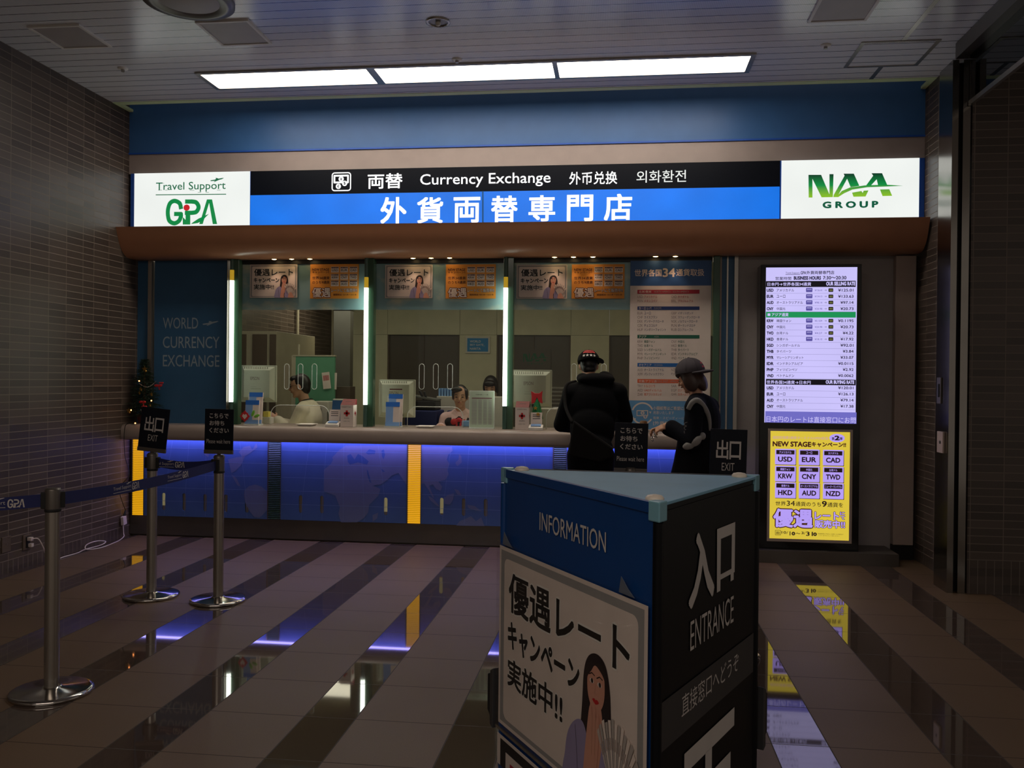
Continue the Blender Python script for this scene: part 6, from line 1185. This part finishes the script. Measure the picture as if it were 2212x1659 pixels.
for q in (-1, 1): mb.ell(h+s*q*.068+f*.018+u*.032, (.018, .045, .06), 0, R)
mb.ell(h+s*.03+f*.062+u*.08, (.06, .03, .03), 0, R); skin_part('hair', mb, 'hair', t, .008, 2)
mb = MB(); torso(mb, J, .012); arms(mb, J, .02, .9); skin_part('blouse', mb, 'blouse_pink', t, .009, 3); mb = MB(); sv, fv, uv, R2 = frame((0, -1, 0)); mb.ell(J['chest']+V((0, 0, -.02)), (.182, .142, .20)); mb.ell(J['pelvis'].lerp(J['chest'], .4), (.17, .14, .2))
for q in (-1, 1): mb.cap(J['neck']+V((q*.09, .02, -.05)), J['chest']+V((q*.12, -.05, .05)), .05, .058)
skin_part('vest', mb, 'vest', t, .009, 3)
n = J['neck']
for q in (-1, 1): mb = MB(); mb.prism([n+V((q*.012, -.085, -.055)), n+V((q*.055, -.05, .02)), n+V((q*.095, -.04, -.02)), n+V((q*.075, -.10, -.095))], (0, -.012, 0)); part('collar', mb, 'blouse_pink', t, .003)
mb = MB(); mb.ell(n+V((0, -.10, -.085)), (.028, .022, .025)); mb.ell(n+V((-.045, -.10, -.11)), (.045, .02, .04), 0, Matrix.Rotation(.5, 3, 'Y')); mb.ell(n+V((.045, -.10, -.11)), (.04, .02, .035), 0, Matrix.Rotation(-.5, 3, 'Y')); mb.ell(n+V((.02, -.11, -.17)), (.03, .014, .06), 0, Matrix.Rotation(-.15, 3, 'Y')); mb.ell(n+V((-.02, -.11, -.17)), (.026, .014, .06), 0, Matrix.Rotation(.15, 3, 'Y')); skin_part('scarf', mb, 'scarf_red', t, .006, 2)
mb = MB(); legs(mb, J, .015, .95); mb.ell(J['pelvis'], (.18, .15, .12)); skin_part('trousers', mb, 'vest', t, .011, 3); mb = MB(); feet(mb, J, V((0, -1, 0)), .01); skin_part('shoes', mb, 'shoe', t, .009, 2)
seated(t, (px, Yc+.11), PI, 'blue office chair under the female clerk with the red scarf', 'navy')
X = X8(1008, 910, 8.4); thing('stamp_box', MB().bb(X-.04, X+.04, 8.35, 8.43, CT, CT+.055), 'blue_pale', 'light blue box beside the upright rate sheet', 'box', None, .006)
# clerk at the back, looking down
px = X8(1060, 833, 10.05); Yc = 10.05; zc = Z8(1060, 835, 10.05); t = empty('person', (px, Yc, FO), 'dark haired clerk looking down at the back of the office', 'person'); fd = (-.05, -1, -.50)
J = dict(head=V((px, Yc, zc)), face=fd, face_t=(0, -1, 0), neck=V((px, Yc+.06, zc-.15)), chest=V((px, Yc+.08, zc-.33)), pelvis=V((px, Yc+.1, .86)), cw=.15, ww=.13, hw=.16,
  shL=V((px+.155, Yc+.07, zc-.235)), shR=V((px-.155, Yc+.07, zc-.235)), elL=V((px+.2, Yc, zc-.47)), elR=V((px-.2, Yc, zc-.47)), wrL=V((px+.1, Yc-.2, zc-.43)), wrR=V((px-.1, Yc-.2, zc-.43)), hdL=(-.5, -.8, 0), hdR=(.5, -.8, 0), pnL=(0, 0, -1), pnR=(0, 0, -1), thL=(-.8, .2, 0), thR=(.8, .2, 0), curl=.4,
  hipL=V((px+.09, Yc+.06, .84)), hipR=V((px-.09, Yc+.06, .84)), knL=V((px+.10, Yc+.04, .54)), knR=V((px-.10, Yc+.04, .54)), anL=V((px+.1, Yc+.06, FO+.085)), anR=V((px-.1, Yc+.06, FO+.085)))
for o in (t,): pass
body(t, J, 'skin', .0085); face_parts(t, J['head'], fd, 1, True); s, f, u, R = frame(fd); h = J['head']; mb = MB(); mb.ell(h+u*.024-f*.018, (.085, .097, .106), 0, R); mb.ell(h+f*.062+u*.066, (.068, .035, .04), 0, R)
for q in (-1, 1): mb.ell(h+s*q*.073+f*.01-u*.01, (.016, .05, .075), 0, R)
skin_part('hair', mb, 'hair', t, .008, 2); mb = MB(); torso(mb, J, .014); arms(mb, J, .02, .9); mb.ell(J['neck']-V((0, 0, .02)), (.07, .07, .04)); skin_part('blouse', mb, 'shirt_white', t, .009, 3)
mb = MB(); legs(mb, J, .015, .95); mb.ell(J['pelvis'], (.18, .14, .14)); skin_part('trousers', mb, 'vest', t, .011, 3); mb = MB(); feet(mb, J, V((0, -1, 0)), .01); skin_part('shoes', mb, 'shoe', t, .009, 2)
